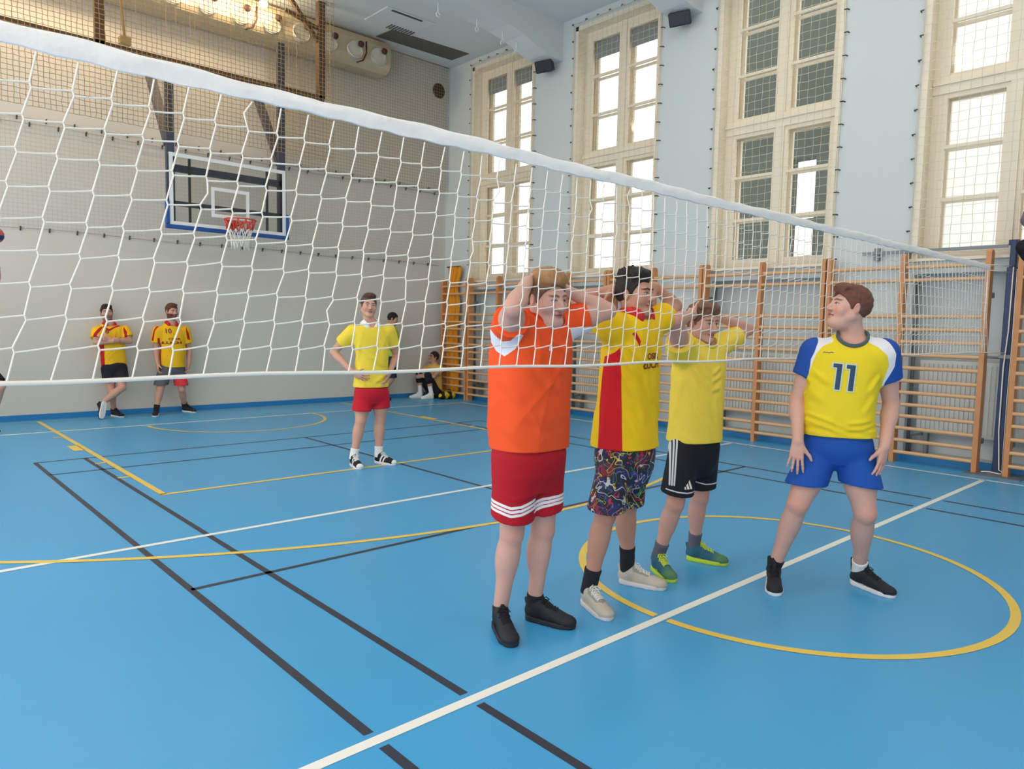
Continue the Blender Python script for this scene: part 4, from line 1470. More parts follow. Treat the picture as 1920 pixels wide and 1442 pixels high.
zoned('shoe_beige', srgb(188, 178, 164), [('patch', srgb(150, 146, 136))], bump=.25, bscale=260, var=.06)
zoned('shoe_teal', srgb(44, 96, 116), [('patch', srgb(86, 128, 92))], bump=.2, bscale=260, soft=.03)
zoned('shoe_striped', srgb(34, 34, 38), [('patch', srgb(236, 236, 232))], bump=.1)
SHOE = lambda u, s, l: dict(upper=MATS[u], sole=MATS[s], laces=MATS[l])
BLACK = SHOE('shoe_black', 'sole_black', 'lace_black')
BLACKW = SHOE('shoe_black', 'sole_white', 'lace_black')
BEIGE = SHOE('shoe_beige', 'sole_grey', 'lace_white')
BEIGE['zones'] = lambda V, k: {'patch': np.where(V[:, 2] > .035, .032-np.abs(V[:, 1])+.2*(V[:, 2]-.08), -.05)-np.maximum(0, V[:, 0]-.19)-np.maximum(0, .10-V[:, 0])}
TEAL = SHOE('shoe_teal', 'sole_lime', 'lace_lime')
TEAL['zones'] = lambda V, k: {'patch': V[:, 0]-.2}
STRIPE = SHOE('shoe_striped', 'sole_white', 'lace_white')
STRIPE['zones'] = lambda V, k: {'patch': np.maximum(np.maximum(.011-np.abs(V[:, 0]-.105-.5*(V[:, 2]-.05)), .009-np.abs(V[:, 0]-.15-.5*(V[:, 2]-.05))), np.maximum(V[:, 0]-.262, .02-V[:, 0]))}

# ------------------------------------------------------------------ the player in orange
def player_orange():
    p = Person((-6.425, .361), .004, 'person in orange polo shirt and dark red shorts with hands clasped behind head')
    phi = 42; f, l = facing(phi)
    p.head(p.P(1025, 560, -.06), 40, -8, 3, 1.07)
    aR, _ = shoe(p, p.floor(961, 1216), 16, 'black knit shoe pointing towards the viewer', BLACK, .29, 1.05)
    aL, _ = shoe(p, p.floor(1079, 1180), 62, 'black knit shoe pointing to the side', BLACK, .29, 1.05)
    HR, HL = p.P(968, 818, -.06), p.P(1020, 815, .06)
    KR, KL = p.P(960, 1000, -.03), p.P(1018, 992, .08)
    secs = [(838, 992, .205, .165), (800, 992, .21, .172), (760, 992, .212, .177), (700, 994, .212, .172), (650, 997, .21, .16), (618, 1001, .20, .145), (602, 1006, .175, .12), (590, 1010, .125, .095), (578, 1014, .08, .072)]
    secs = [(*p.P(u, v, 0), a, b_) for v, u, a, b_ in secs]
    SR, ER, WR = p.P(956, 618, -.13), p.P(963, 576, -.37), p.P(988, 530, -.15)
    SL, EL, WL = p.P(1060, 606, .10), p.P(1139, 583, .14), p.P(1068, 548, .10)
    lo, hi = (-.55, -.6, -.01), (.6, .6, 1.92)
    B = Field(lo, hi, p.h)
    add_torso(B, secs, phi, -.02, bot=p.P(0, 850, 0)[2])
    B.ell(p.P(993, 825, 0), (.16, .13, .10), np.stack([l, f, [0, 0, 1.]]), .03)
    add_leg(B, HR, KR, aR, facing(20)[0], .096, .058, .064, .037)
    add_leg(B, HL, KL, aL, facing(55)[0], .096, .058, .064, .037)
    add_head(B, p, .007, p.P(1014, 590, .0), .064)
    add_arm(B, SR, ER, WR, .060, .046, .030, .047)
    add_arm(B, SL, EL, WL, .058, .044, .030, .046)
    t1 = add_hand(B, WR, p.H(-.045, -.118, .03)-WR, p.H(0, -.01, .02)-WR, (0, 0, 1), (.25, .3, .2), .08)
    t2 = add_hand(B, WL, p.H(.03, -.125, .01)-WL, p.H(0, -.01, .02)-WL, (0, 0, 1), (.25, .3, .2), .08)
    m = skin_mat('skin_pink', (206, 160, 144), (128, 92, 66))
    finish_body(p, B, m, [(KR+facing(20)[0]*.05, .06), (KL+facing(50)[0]*.05, .06), (ER, .05), (EL, .05)])
    # shirt
    nc = p.P(1018, 600, -.02)
    fo = folds(1, .006, None, crease(p, (1004, 640, 1064, 712, 11, 7), (1000, 676, 1060, 748, 9, 8), (1030, 632, 1072, 668, 8, 6), (1006, 606, 1016, 690, 7, 6), (935, 700, 985, 760, 5, 10), (985, 770, 1050, 800, 5, 10), (940, 790, 980, 835, 4, 8), (1040, 600, 1058, 640, 8, 5)))
    def shirt(F):
        a = sleeve(F, SR, ER, .44, .092, .084, .05); b_ = sleeve(F, SL, EL, .50, .090, .076, .05)
        finish_sleeve(F, *a); finish_sleeve(F, *b_)
        add_torso(F, secs, phi, 0, fold=fo, k=.05)
        neck_hole(F, nc, phi, .078)
    white = p.xz([(915, 612), (919, 640), (930, 658), (946, 668), (966, 654), (981, 628), (972, 626), (958, 638), (942, 640), (928, 628)], -.15)
    whiteL = p.xz([(1066, 616), (1112, 612), (1114, 645), (1074, 650)], .1)
    m = zoned('orange_jersey', srgb(240, 84, 34), [('white_panel', srgb(226, 226, 234))], bump=.1, bscale=700)
    sh = cloth('shirt', p, shirt, m, {'white_panel': lambda V: np.maximum(np.where(V[:, 1] < .02, poly_sd(V[:, [0, 2]], white), -1), poly_sd(V[:, [0, 2]], whiteL))}, .005, lo, hi)
    collar_ring(p, sh, nc, phi, MATS['collar_orange'], .080, .030, 30, .010, .035)
    tri = shape2d([[(-.013, -.020), (.015, -.020), (.001, .020)]])
    decal('logo', p, sh, p.P(1001, 648, 0), 30, tri, MATS['ink_white'])
    # shorts
    def sho(F):
        a = shorts_legs(F, p, HR, KR, .80, .108, .112, .03, (0, 0, -1)); b_ = shorts_legs(F, p, HL, KL, .78, .106, .103, .03, (0, 0, -1))
        finish_leg(F, a[0]+np.array([0, 0, -.005]), unit(np.array([-.1, .25, -1.])), a[2], a[1]); finish_leg(F, b_[0], unit(np.array([.1, .2, -1.])), b_[2], b_[1])
        F.ell(p.P(993, 856, 0), (.188, .152, .15), np.stack([l, f, [0, 0, 1.]]), .02)
        waist(F, secs, phi)
    st = []
    for k in (0, 7.5, 15):
        st.append(p.xz([(920, 941+k), (938, 945+k), (958, 951+k*1.02), (978, 949+k), (1003, 941+k)], -.12))
        st.append(p.xz([(1003, 941+k), (1018, 935+k*.95), (1040, 932+k*.9), (1070, 931+k*.9)], -.02))
    m = zoned('red_shorts', srgb(178, 18, 34), [('stripe', srgb(236, 232, 232))], bump=.1)
    cloth('shorts', p, sho, m, {'stripe': lambda V: np.max([line_sd(V[:, [0, 2]], q, .0065) for q in st], 0)}, .005, lo, hi)
    # hair
    m = zoned('hair_blond', srgb(160, 120, 80), [('fade', srgb(112, 84, 68))], rough=.6, bump=.4, bscale=260, var=.3, vscale=30, soft=.022)
    hair(p, m, .017, .060, -.020, -.065, [((0, .008, .094), (.074, .090, .050)), ((-.005, .056, .094), (.060, .034, .032))], .0045, (.3, 1, .2), lambda V: {'fade': .060-V[:, 2]}, seed=5)
    for A, K in ((aL, KL),): sock(p, A, K, MATS['sock_black'], .045, .037)

# ------------------------------------------------------------------ the tall player in yellow and red
def player_panel():
    p = Person((-5.721, .334), .004, 'person in yellow shirt with red side panel and doodle patterned shorts')
    phi = 47; f, l = facing(phi)
    p.head(p.P(1191, 552, -.02), 51, 2, 0, 1.03)
    aR, axR = shoe(p, p.floor(1143, 1166), 22, 'beige running shoe pointing towards the viewer', BEIGE, .29, 1.05)
    aL, axL = shoe(p, p.floor(1250, 1107), 64, 'beige running shoe seen from the side', BEIGE, .30, 1.05)
    HR, HL = p.P(1156, 845, -.08), p.P(1190, 840, .10)
    KR, KL = p.P(1135, 965, -.18), p.P(1176, 945, .16)
    secs = [(836, 1173, .205, .165), (790, 1174, .20, .155), (740, 1178, .195, .142), (690, 1181, .195, .138), (655, 1184, .195, .135), (622, 1188, .185, .125), (604, 1190, .165, .105), (592, 1191, .12, .085), (580, 1190, .07, .065)]
    secs = [(*p.P(u, v, 0), a, b_) for v, u, a, b_ in secs]
    SR, ER, WR = p.P(1146, 612, -.14), p.P(1084, 562, .0), p.P(1156, 540, .04)
    SL, EL, WL = p.P(1236, 600, .13), p.P(1266, 574, .28), p.P(1229, 538, .2)
    lo, hi = (-.6, -.6, -.01), (.6, .7, 1.96)
    B = Field(lo, hi, p.h)
    add_torso(B, secs, phi, -.02)
    B.ell(p.P(1172, 842, 0), (.15, .12, .09), np.stack([l, f, [0, 0, 1.]]), .03)
    add_leg(B, HR, KR, aR, facing(25)[0], .072, .056, .058, .036)
    add_leg(B, HL, KL, aL, facing(60)[0], .072, .056, .060, .037)
    add_head(B, p, .0, p.P(1186, 598, .0), .058)
    add_arm(B, SR, ER, WR, .052, .040, .028, .043)
    add_arm(B, SL, EL, WL, .052, .040, .028, .043)
    t1 = add_hand(B, WR, p.H(-.03, -.115, .02)-WR, p.H(0, -.0, .02)-WR, (0, 0, -1), (.2, .3, .2), .06)
    t2 = add_hand(B, WL, p.H(.045, -.115, -.03)-WL, p.H(0, -.0, .0)-WL, (0, 0, -1), (.2, .3, .2), .06)
    m = skin_mat('skin_tan', (192, 140, 118), (52, 38, 34), (150, 84, 78))
    finish_body(p, B, m, [(KR+facing(25)[0]*.05, .05), (ER, .05)])
    nc = p.P(1190, 600, -.01)
    fo = folds(2, .006, None, crease(p, (1148, 640, 1198, 716, 9, 6), (1168, 640, 1212, 690, 9, 5), (1196, 622, 1222, 664, 8, 5), (1182, 720, 1214, 800, 7, 7), (1166, 770, 1200, 836, 6, 7), (1208, 700, 1228, 760, 6, 6), (1135, 740, 1128, 836, 5, 6), (1160, 690, 1190, 750, 6, 6)))
    def shirt(F):
        a = sleeve(F, SR, ER, .46, .090, .078, .05); b_ = sleeve(F, SL, EL, .36, .085, .076, .05)
        finish_sleeve(F, *a); finish_sleeve(F, *b_)
        add_torso(F, secs, phi, 0, fold=fo, k=.05)
        neck_hole(F, nc, phi, .078)
    pan = p.xz([(1133, 668), (1150, 660), (1159, 650), (1161, 700), (1162, 845), (1120, 845), (1124, 760), (1129, 700)], -.1)
    drop = p.xz([(1184, 625), (1192, 622), (1202, 640), (1200, 652), (1194, 640)], -.15)
    m = zoned('yellow_red_jersey', srgb(240, 194, 22), [('panel', srgb(204, 22, 32))], bump=.1, bscale=700)
    sh = cloth('shirt', p, shirt, m, {'panel': lambda V: np.where(V[:, 1] < .06, np.maximum(poly_sd(V[:, [0, 2]], pan), poly_sd(V[:, [0, 2]], drop)), -1)}, .005, lo, hi)
    collar_ring(p, sh, nc, phi, MATS['collar_red'], .080, .030, 30, .008, .035, vneck=.035)
    decal('lettering', p, sh, p.P(1221, 668, -.08), 52, text2d('OSIR', .045, bold=.0012), MATS['ink_maroon'], roll=3)
    decal('lettering', p, sh, p.P(1216, 684, -.08), 52, text2d('ŁUCH', .056, bold=.0015), MATS['ink_maroon'], roll=3)
    def sho(F):
        a = shorts_legs(F, p, HR, KR, .91, .085, .108, .03); b_ = shorts_legs(F, p, HL, KL, .97, .085, .10, .03)
        finish_leg(F, a[0], unit(np.array([-.05, .1, -1.])), a[2], a[1]); finish_leg(F, b_[0], unit(np.array([0, .2, -1.])), b_[2], b_[1])
        F.ell(p.P(1170, 856, 0), (.172, .14, .16), np.stack([l, f, [0, 0, 1.]]), .02)
        waist(F, secs, phi)
    cloth('shorts', p, sho, doodle(), None, .005, lo, hi)
    m = zoned('hair_black', srgb(40, 32, 34), [('fade', srgb(96, 72, 64))], rough=.55, bump=.5, bscale=200, var=.3, vscale=40, soft=.02)
    hair(p, m, .012, .066, -.012, -.06, [((0, .01, .105), (.066, .085, .036))], .003, (.4, 1, .6), lambda V: {'fade': .012-V[:, 2]-.1}, curls=130, seed=8)
    sock(p, aR, KR, MATS['sock_black'], .12, .040); sock(p, aL, KL, MATS['sock_black'], .14, .040)

def doodle():
    m = bpy.data.materials.new('doodle_print'); m.use_nodes = True
    nt = m.node_tree; b = nt.nodes['Principled BSDF']; b.inputs['Roughness'].default_value = .75
    tc = nt.nodes.new('ShaderNodeTexCoord')
    def noise(sc, off):
        mp = nt.nodes.new('ShaderNodeMapping'); mp.inputs['Location'].default_value = (off, off*.7, off*1.3)
        nt.links.new(tc.outputs['Object'], mp.inputs[0])
        n = nt.nodes.new('ShaderNodeTexNoise'); n.inputs['Scale'].default_value = sc; n.inputs['Detail'].default_value = 1.2; n.inputs['Distortion'].default_value = .6
        nt.links.new(mp.outputs[0], n.inputs[0]); return n.outputs['Fac']
    def ramp(src, stops):
        r = nt.nodes.new('ShaderNodeValToRGB'); r.color_ramp.interpolation = 'CONSTANT'
        e = r.color_ramp.elements
        e[0].position, e[0].color = stops[0][0], srgb(*stops[0][1])
        e[1].position, e[1].color = stops[1][0], srgb(*stops[1][1])
        for q, c in stops[2:]:
            x = e.new(q); x.color = srgb(*c)
        nt.links.new(src, r.inputs[0]); return r.outputs[0]
    def band(src, c0, wd):
        a = nt.nodes.new('ShaderNodeMath'); a.operation = 'COMPARE'; a.inputs[1].default_value = c0; a.inputs[2].default_value = wd
        nt.links.new(src, a.inputs[0]); return a.outputs[0]
    def over(base, fac, col):
        x = nt.nodes.new('ShaderNodeMix'); x.data_type = 'RGBA'
        nt.links.new(fac, x.inputs[0]); nt.links.new(base, x.inputs[6]); x.inputs[7].default_value = srgb(*col); return x.outputs[2]
    n1, n2, n3, n4 = noise(9, 0), noise(11, 3.1), noise(14, 7.7), noise(18, 12.3)
    c = ramp(n1, [(0, (26, 28, 44)), (.36, (30, 40, 92)), (.47, (28, 30, 46)), (.60, (120, 26, 48)), (.68, (40, 44, 60))])
    c = over(c, band(n2, .62, .012), (190, 190, 196)); c = over(c, band(n2, .40, .010), (196, 170, 60))
    c = over(c, band(n3, .60, .009), (70, 130, 80)); c = over(c, band(n3, .38, .012), (178, 40, 50))
    c = over(c, band(n4, .64, .010), (206, 190, 90)); c = over(c, band(n4, .36, .010), (100, 90, 170))
    nt.links.new(c, b.inputs['Base Color'])
    return m

# ------------------------------------------------------------------ the player in a plain yellow T-shirt
def player_plain():
    p = Person((-4.992, .372), .004, 'person in plain yellow T-shirt and black shorts with hands behind head')
    phi = 33; f, l = facing(phi)
    p.head(p.P(1316, 605, -.03), 34, -6, 0, 1.03)
    aR, _ = shoe(p, p.floor(1262, 1094), 14, 'teal and lime shoe pointing towards the viewer', TEAL, .27)
    aL, _ = shoe(p, p.floor(1365, 1061), 62, 'teal and lime shoe seen from the side', TEAL, .28)
    HR, HL = p.P(1283, 838, -.07), p.P(1322, 835, .08)
    KR, KL = p.P(1266, 945, -.14), p.P(1312, 932, .10)
    secs = [(826, 1302, .18, .145), (790, 1304, .178, .14), (740, 1308, .182, .135), (700, 1310, .19, .132), (672, 1311, .19, .125), (654, 1312, .175, .11), (644, 1313, .14, .09), (634, 1314, .08, .066)]
    secs = [(*p.P(u, v, 0), a, b_) for v, u, a, b_ in secs]
    SR, ER, WR = p.P(1277, 655, -.14), p.P(1267, 600, -.38), p.P(1299, 590, -.13)
    SL, EL, WL = p.P(1348, 648, .12), p.P(1403, 618, .26), p.P(1347, 594, .14)
    lo, hi = (-.55, -.6, -.01), (.6, .6, 1.78)
    B = Field(lo, hi, p.h)
    add_torso(B, secs, phi, -.018)
    B.ell(p.P(1302, 840, 0), (.14, .11, .08), np.stack([l, f, [0, 0, 1.]]), .03)
    add_leg(B, HR, KR, aR, facing(20)[0], .08, .053, .055, .034)
    add_leg(B, HL, KL, aL, facing(60)[0], .08, .053, .055, .034)
    add_head(B, p, .003, p.P(1311, 648, .0), .056)
    add_arm(B, SR, ER, WR, .054, .042, .028, .043)
    add_arm(B, SL, EL, WL, .050, .039, .027, .042)
    add_hand(B, WR, p.H(-.035, -.115, .04)-WR, p.H(0, -.0, .02)-WR, (0, 0, 1), (.2, .3, .2), .06)
    add_hand(B, WL, p.H(.03, -.12, .01)-WL, p.H(0, -.0, .02)-WL, (0, 0, 1), (.2, .3, .2), .06)
    m = skin_mat('skin_rosy', (204, 154, 138), (116, 80, 60))
    finish_body(p, B, m, [(KR+facing(20)[0]*.05, .05), (KL+facing(50)[0]*.05, .05), (ER, .05)])
    nc = p.P(1314, 650, -.01)
    fo = folds(3, .006, None, crease(p, (1308, 652, 1334, 704, 10, 4), (1334, 704, 1356, 688, 10, 4), (1300, 664, 1332, 718, 9, 4), (1332, 718, 1358, 704, 9, 4), (1294, 682, 1330, 734, 8, 4.5), (1330, 734, 1356, 728, 8, 4), (1288, 690, 1342, 800, 7, 7), (1276, 700, 1264, 790, 6, 6), (1300, 760, 1336, 822, 6, 6), (1268, 650, 1278, 700, 7, 5), (1340, 740, 1350, 800, 5, 6)))
    def shirt(F):
        a = sleeve(F, SR, ER, .30, .092, .082, .05); b_ = sleeve(F, SL, EL, .62, .078, .068, .05)
        finish_sleeve(F, *a); finish_sleeve(F, *b_)
        add_torso(F, secs, phi, 0, fold=fo, k=.05)
        neck_hole(F, nc, phi, .078)
    m = zoned('yellow_tee', srgb(244, 212, 76), [], bump=.12, bscale=700, var=.05)
    sh = cloth('shirt', p, shirt, m, None, .005, lo, hi)
    collar_ring(p, sh, nc, phi, MATS['collar_yellow'], .081, .012, 32)
    def sho(F):
        a = shorts_legs(F, p, HR, KR, .80, .092, .105, .03); b_ = shorts_legs(F, p, HL, KL, .80, .092, .098, .03)
        finish_leg(F, a[0], unit(np.array([-.1, .1, -1.])), a[2], a[1]); finish_leg(F, b_[0], unit(np.array([.05, .1, -1.])), b_[2], b_[1])
        F.ell(p.P(1302, 848, 0), (.158, .13, .15), np.stack([l, f, [0, 0, 1.]]), .02)
        waist(F, secs, phi)
    ln = [p.xz([(1260+4.6*k, 815), (1249.5+3.8*k, 903)], -.1) for k in range(3)]
    hm = [p.xz([(1244, 911), (1262, 914.5), (1280, 917), (1299, 917)], -.1), p.xz([(1300, 903), (1322, 908), (1350, 908)], 0)]
    m = zoned('black_shorts', srgb(26, 25, 34), [('stripe', srgb(214, 214, 220))], bump=.1)
    so = cloth('shorts', p, sho, m, {'stripe': lambda V: np.max([line_sd(V[:, [0, 2]], q, .0042) for q in ln]+[line_sd(V[:, [0, 2]], q, .0035) for q in hm], 0)}, .0045, lo, hi)
    tri = shape2d([[(-.03, -.016), (-.018, -.016), (-.024, .003), (-.030, -.002)], [(-.012, -.016), (.004, -.016), (-.006, .020), (-.018, .010)], [(.011, -.016), (.030, -.016), (.008, .040), (-.001, .027)]])
    decal('logo', p, so, p.P(1268, 905, -.1), 25, tri, MATS['ink_white'])
    m = zoned('hair_brown', srgb(120, 84, 66), [], rough=.6, bump=.4, bscale=240, var=.3, vscale=30)
    hair(p, m, .011, .052, -.02, -.07, [((0, .03, .098), (.070, .075, .030)), ((.01, .07, .075), (.055, .025, .030))], .004, (.5, 1, -.3), seed=12)
    sock(p, aR, KR, MATS['sock_grey'], .10, .037); sock(p, aL, KL, MATS['sock_grey'], .10, .037)

# ------------------------------------------------------------------ the player numbered eleven
def player_eleven():
    p = Person((-4.639, -.365), .004, 'person in yellow and blue shirt numbered 11 looking up to the side')
    phi = -20; f, l = facing(phi)
    p.head(p.P(1592, 576, -.03), -90, 12, 0, 1.06)
    aR, _ = shoe(p, p.floor(1452, 1119), -18, 'black high top shoe pointing towards the viewer', BLACKW, .29, 1.05, .045)
    aL, _ = shoe(p, p.floor(1678, 1123), 27, 'black high top shoe turned outwards', BLACKW, .30, 1.05, .045)
    HR, HL = p.P(1536, 850, .03), p.P(1604, 856, -.04)
    KR, KL = p.P(1496, 945, -.06), p.P(1622, 962, -.12)
    secs = [(815, 1571, .203, .158), (790, 1571, .20, .156), (760, 1573, .197, .150), (715, 1581, .198, .142), (685, 1588, .20, .138), (665, 1592, .20, .13), (650, 1595, .185, .112), (640, 1596, .15, .092), (631, 1597, .10, .075), (622, 1597, .075, .068)]
    secs = [(*p.P(u, v, 0), a, b_) for v, u, a, b_ in secs]
    SR, ER, WR = p.P(1528, 660, .07), p.P(1495, 750, .10), p.P(1496, 828, -.06)
    SL, EL, WL = p.P(1657, 663, -.06), p.P(1671, 757, .0), p.P(1658, 838, -.14)
    lo, hi = (-.62, -.5, -.01), (.62, .45, 1.86)
    B = Field(lo, hi, p.h)
    add_torso(B, secs, phi, -.018)
    B.ell(p.P(1570, 850, 0), (.15, .12, .08), np.stack([l, f, [0, 0, 1.]]), .03)
    add_leg(B, HR, KR, aR, facing(-15)[0], .092, .060, .062, .037)
    add_leg(B, HL, KL, aL, facing(20)[0], .092, .060, .063, .037)
    add_head(B, p, .005, p.P(1597, 640, .01), .060)
    add_arm(B, SR, ER, WR, .056, .046, .031, .049)
    add_arm(B, SL, EL, WL, .056, .046, .031, .049)
    fR = p.P(1490, 884, -.10); fL = p.P(1648, 897, -.17)
    t1 = add_hand(B, WR, fR-WR, (.35, .9, .1), l, (.10, .18, .15), .13, .98, (.72, .72, .12))
    t2 = add_hand(B, WL, fL-WL, (-.5, .8, .1), -l+np.array([0, -.25, 0]), (.12, .2, .15), .10, .98, (.62, .8, .12))
    m = skin_mat('skin_fair', (214, 166, 150), (122, 84, 66))
    finish_body(p, B, m, [(KR+facing(-10)[0]*.05, .06), (KL+facing(10)[0]*.05, .06), (ER, .05), (EL, .05), (WR+unit(fR-WR)*.09, .03), (WL+unit(fL-WL)*.09, .03)], tips=t1+t2)
    nc = p.P(1597, 645, -.02)
    fo = folds(4, .004, secs[0][2], crease(p, (1530, 690, 1566, 728, 6, 5), (1652, 700, 1622, 738, 6, 5), (1522, 720, 1550, 762, 5, 6), (1510, 772, 1572, 796, 8, 4), (1572, 796, 1636, 786, 8, 4), (1508, 786, 1570, 806, 8, 4), (1570, 806, 1636, 798, 8, 4), (1640, 740, 1610, 780, 5, 6)))
    def shirt(F):
        a = sleeve(F, SR, ER, .50, .088, .079, .045); b_ = sleeve(F, SL, EL, .50, .090, .080, .045)
        finish_sleeve(F, *a); finish_sleeve(F, *b_)
        add_torso(F, secs, phi, 0, fold=fo, k=.05)
        neck_hole(F, nc, phi, .078)
    blueL = p.xz([(1553, 622), (1536, 650), (1526, 674), (1522, 702), (1516, 722), (1400, 735), (1400, 600)], -.05)
    blueR = p.xz([(1644, 625), (1655, 642), (1664, 663), (1663, 686), (1650, 716), (1648, 745), (1760, 750), (1760, 600)], -.05)
    whL = p.xz([(1575, 615), (1566, 641), (1548, 650), (1537, 663), (1529, 686), (1523, 706), (1516, 724), (1400, 737), (1400, 600)], -.07)
    whR = p.xz([(1616, 615), (1622, 641), (1636, 650), (1650, 666), (1655, 684), (1648, 722), (1760, 750), (1760, 600)], -.07)
    m = zoned('eleven_jersey', srgb(238, 210, 40), [('white_part', srgb(232, 230, 232)), ('blue_part', srgb(34, 78, 164))], bump=.1, bscale=700)
    sh = cloth('shirt', p, shirt, m, {'white_part': lambda V: np.maximum(poly_sd(V[:, [0, 2]], whL), poly_sd(V[:, [0, 2]], whR)),
                                      'blue_part': lambda V: np.maximum(poly_sd(V[:, [0, 2]], blueL), poly_sd(V[:, [0, 2]], blueR))}, .005, lo, hi)
    collar_ring(p, sh, nc, phi, MATS['collar_grey'], .083, .014, 34, th=.006)
    one = [(-.026, .052), (-.026, .074), (.020, .074), (.020, -.074), (-.006, -.074), (-.006, .052)]
    big = [(-.036, .044), (-.036, .082), (.028, .082), (.028, -.082), (-.014, -.082), (-.014, .044)]
    for dx in (-.037, .033):
        decal('number', p, sh, p.P(1582, 707, -.1), phi, shape2d([[(x+dx, y) for x, y in big]]), MATS['ink_pale'], .003, -4)
    for dx in (-.037, .033):
        decal('number', p, sh, p.P(1582, 707, -.1), phi, shape2d([[(x+dx, y) for x, y in one]]), MATS['ink_navy'], .0045, -4)
    bar = shape2d([[(-.028, 0), (-.02, .004), (-.012, 0), (-.004, .004), (.004, 0), (.012, .004), (.028, .001), (.028, -.003), (.012, 0), (.004, -.004), (-.004, 0), (-.012, -.004), (-.02, 0), (-.028, -.004)]])
    decal('logo', p, sh, p.P(1554, 661, -.1), phi, bar, MATS['ink_navy'])
    def sho(F):
        a = shorts_legs(F, p, HR, KR, .60, .104, .118, .03); b_ = shorts_legs(F, p, HL, KL, .50, .108, .12, .03)
        finish_leg(F, a[0], unit(np.array([-.05, .0, -1.])), a[2], a[1]); finish_leg(F, b_[0], unit(np.array([-.1, .0, -1.])), b_[2], b_[1])
        F.ell(p.P(1570, 838, 0), (.185, .148, .135), np.stack([l, f, [0, 0, 1.]]), .02)
        waist(F, secs, phi, .15)
    m = zoned('blue_shorts', srgb(30, 82, 172), [], bump=.1)
    cloth('shorts', p, sho, m, None, .005, lo, hi)
    m = zoned('hair_chestnut', srgb(110, 70, 58), [], rough=.55, bump=.35, bscale=240, var=.25, vscale=30)
    hair(p, m, .013, .055, -.02, -.085, [((0, .04, .098), (.064, .062, .026)), ((0, .072, .078), (.052, .022, .022))], .003, (.15, 1, -.2), seed=15, front=.085)
    sock(p, aR, KR, MATS['sock_black'], .065, .037); sock(p, aL, KL, MATS['sock_white'], .075, .038)



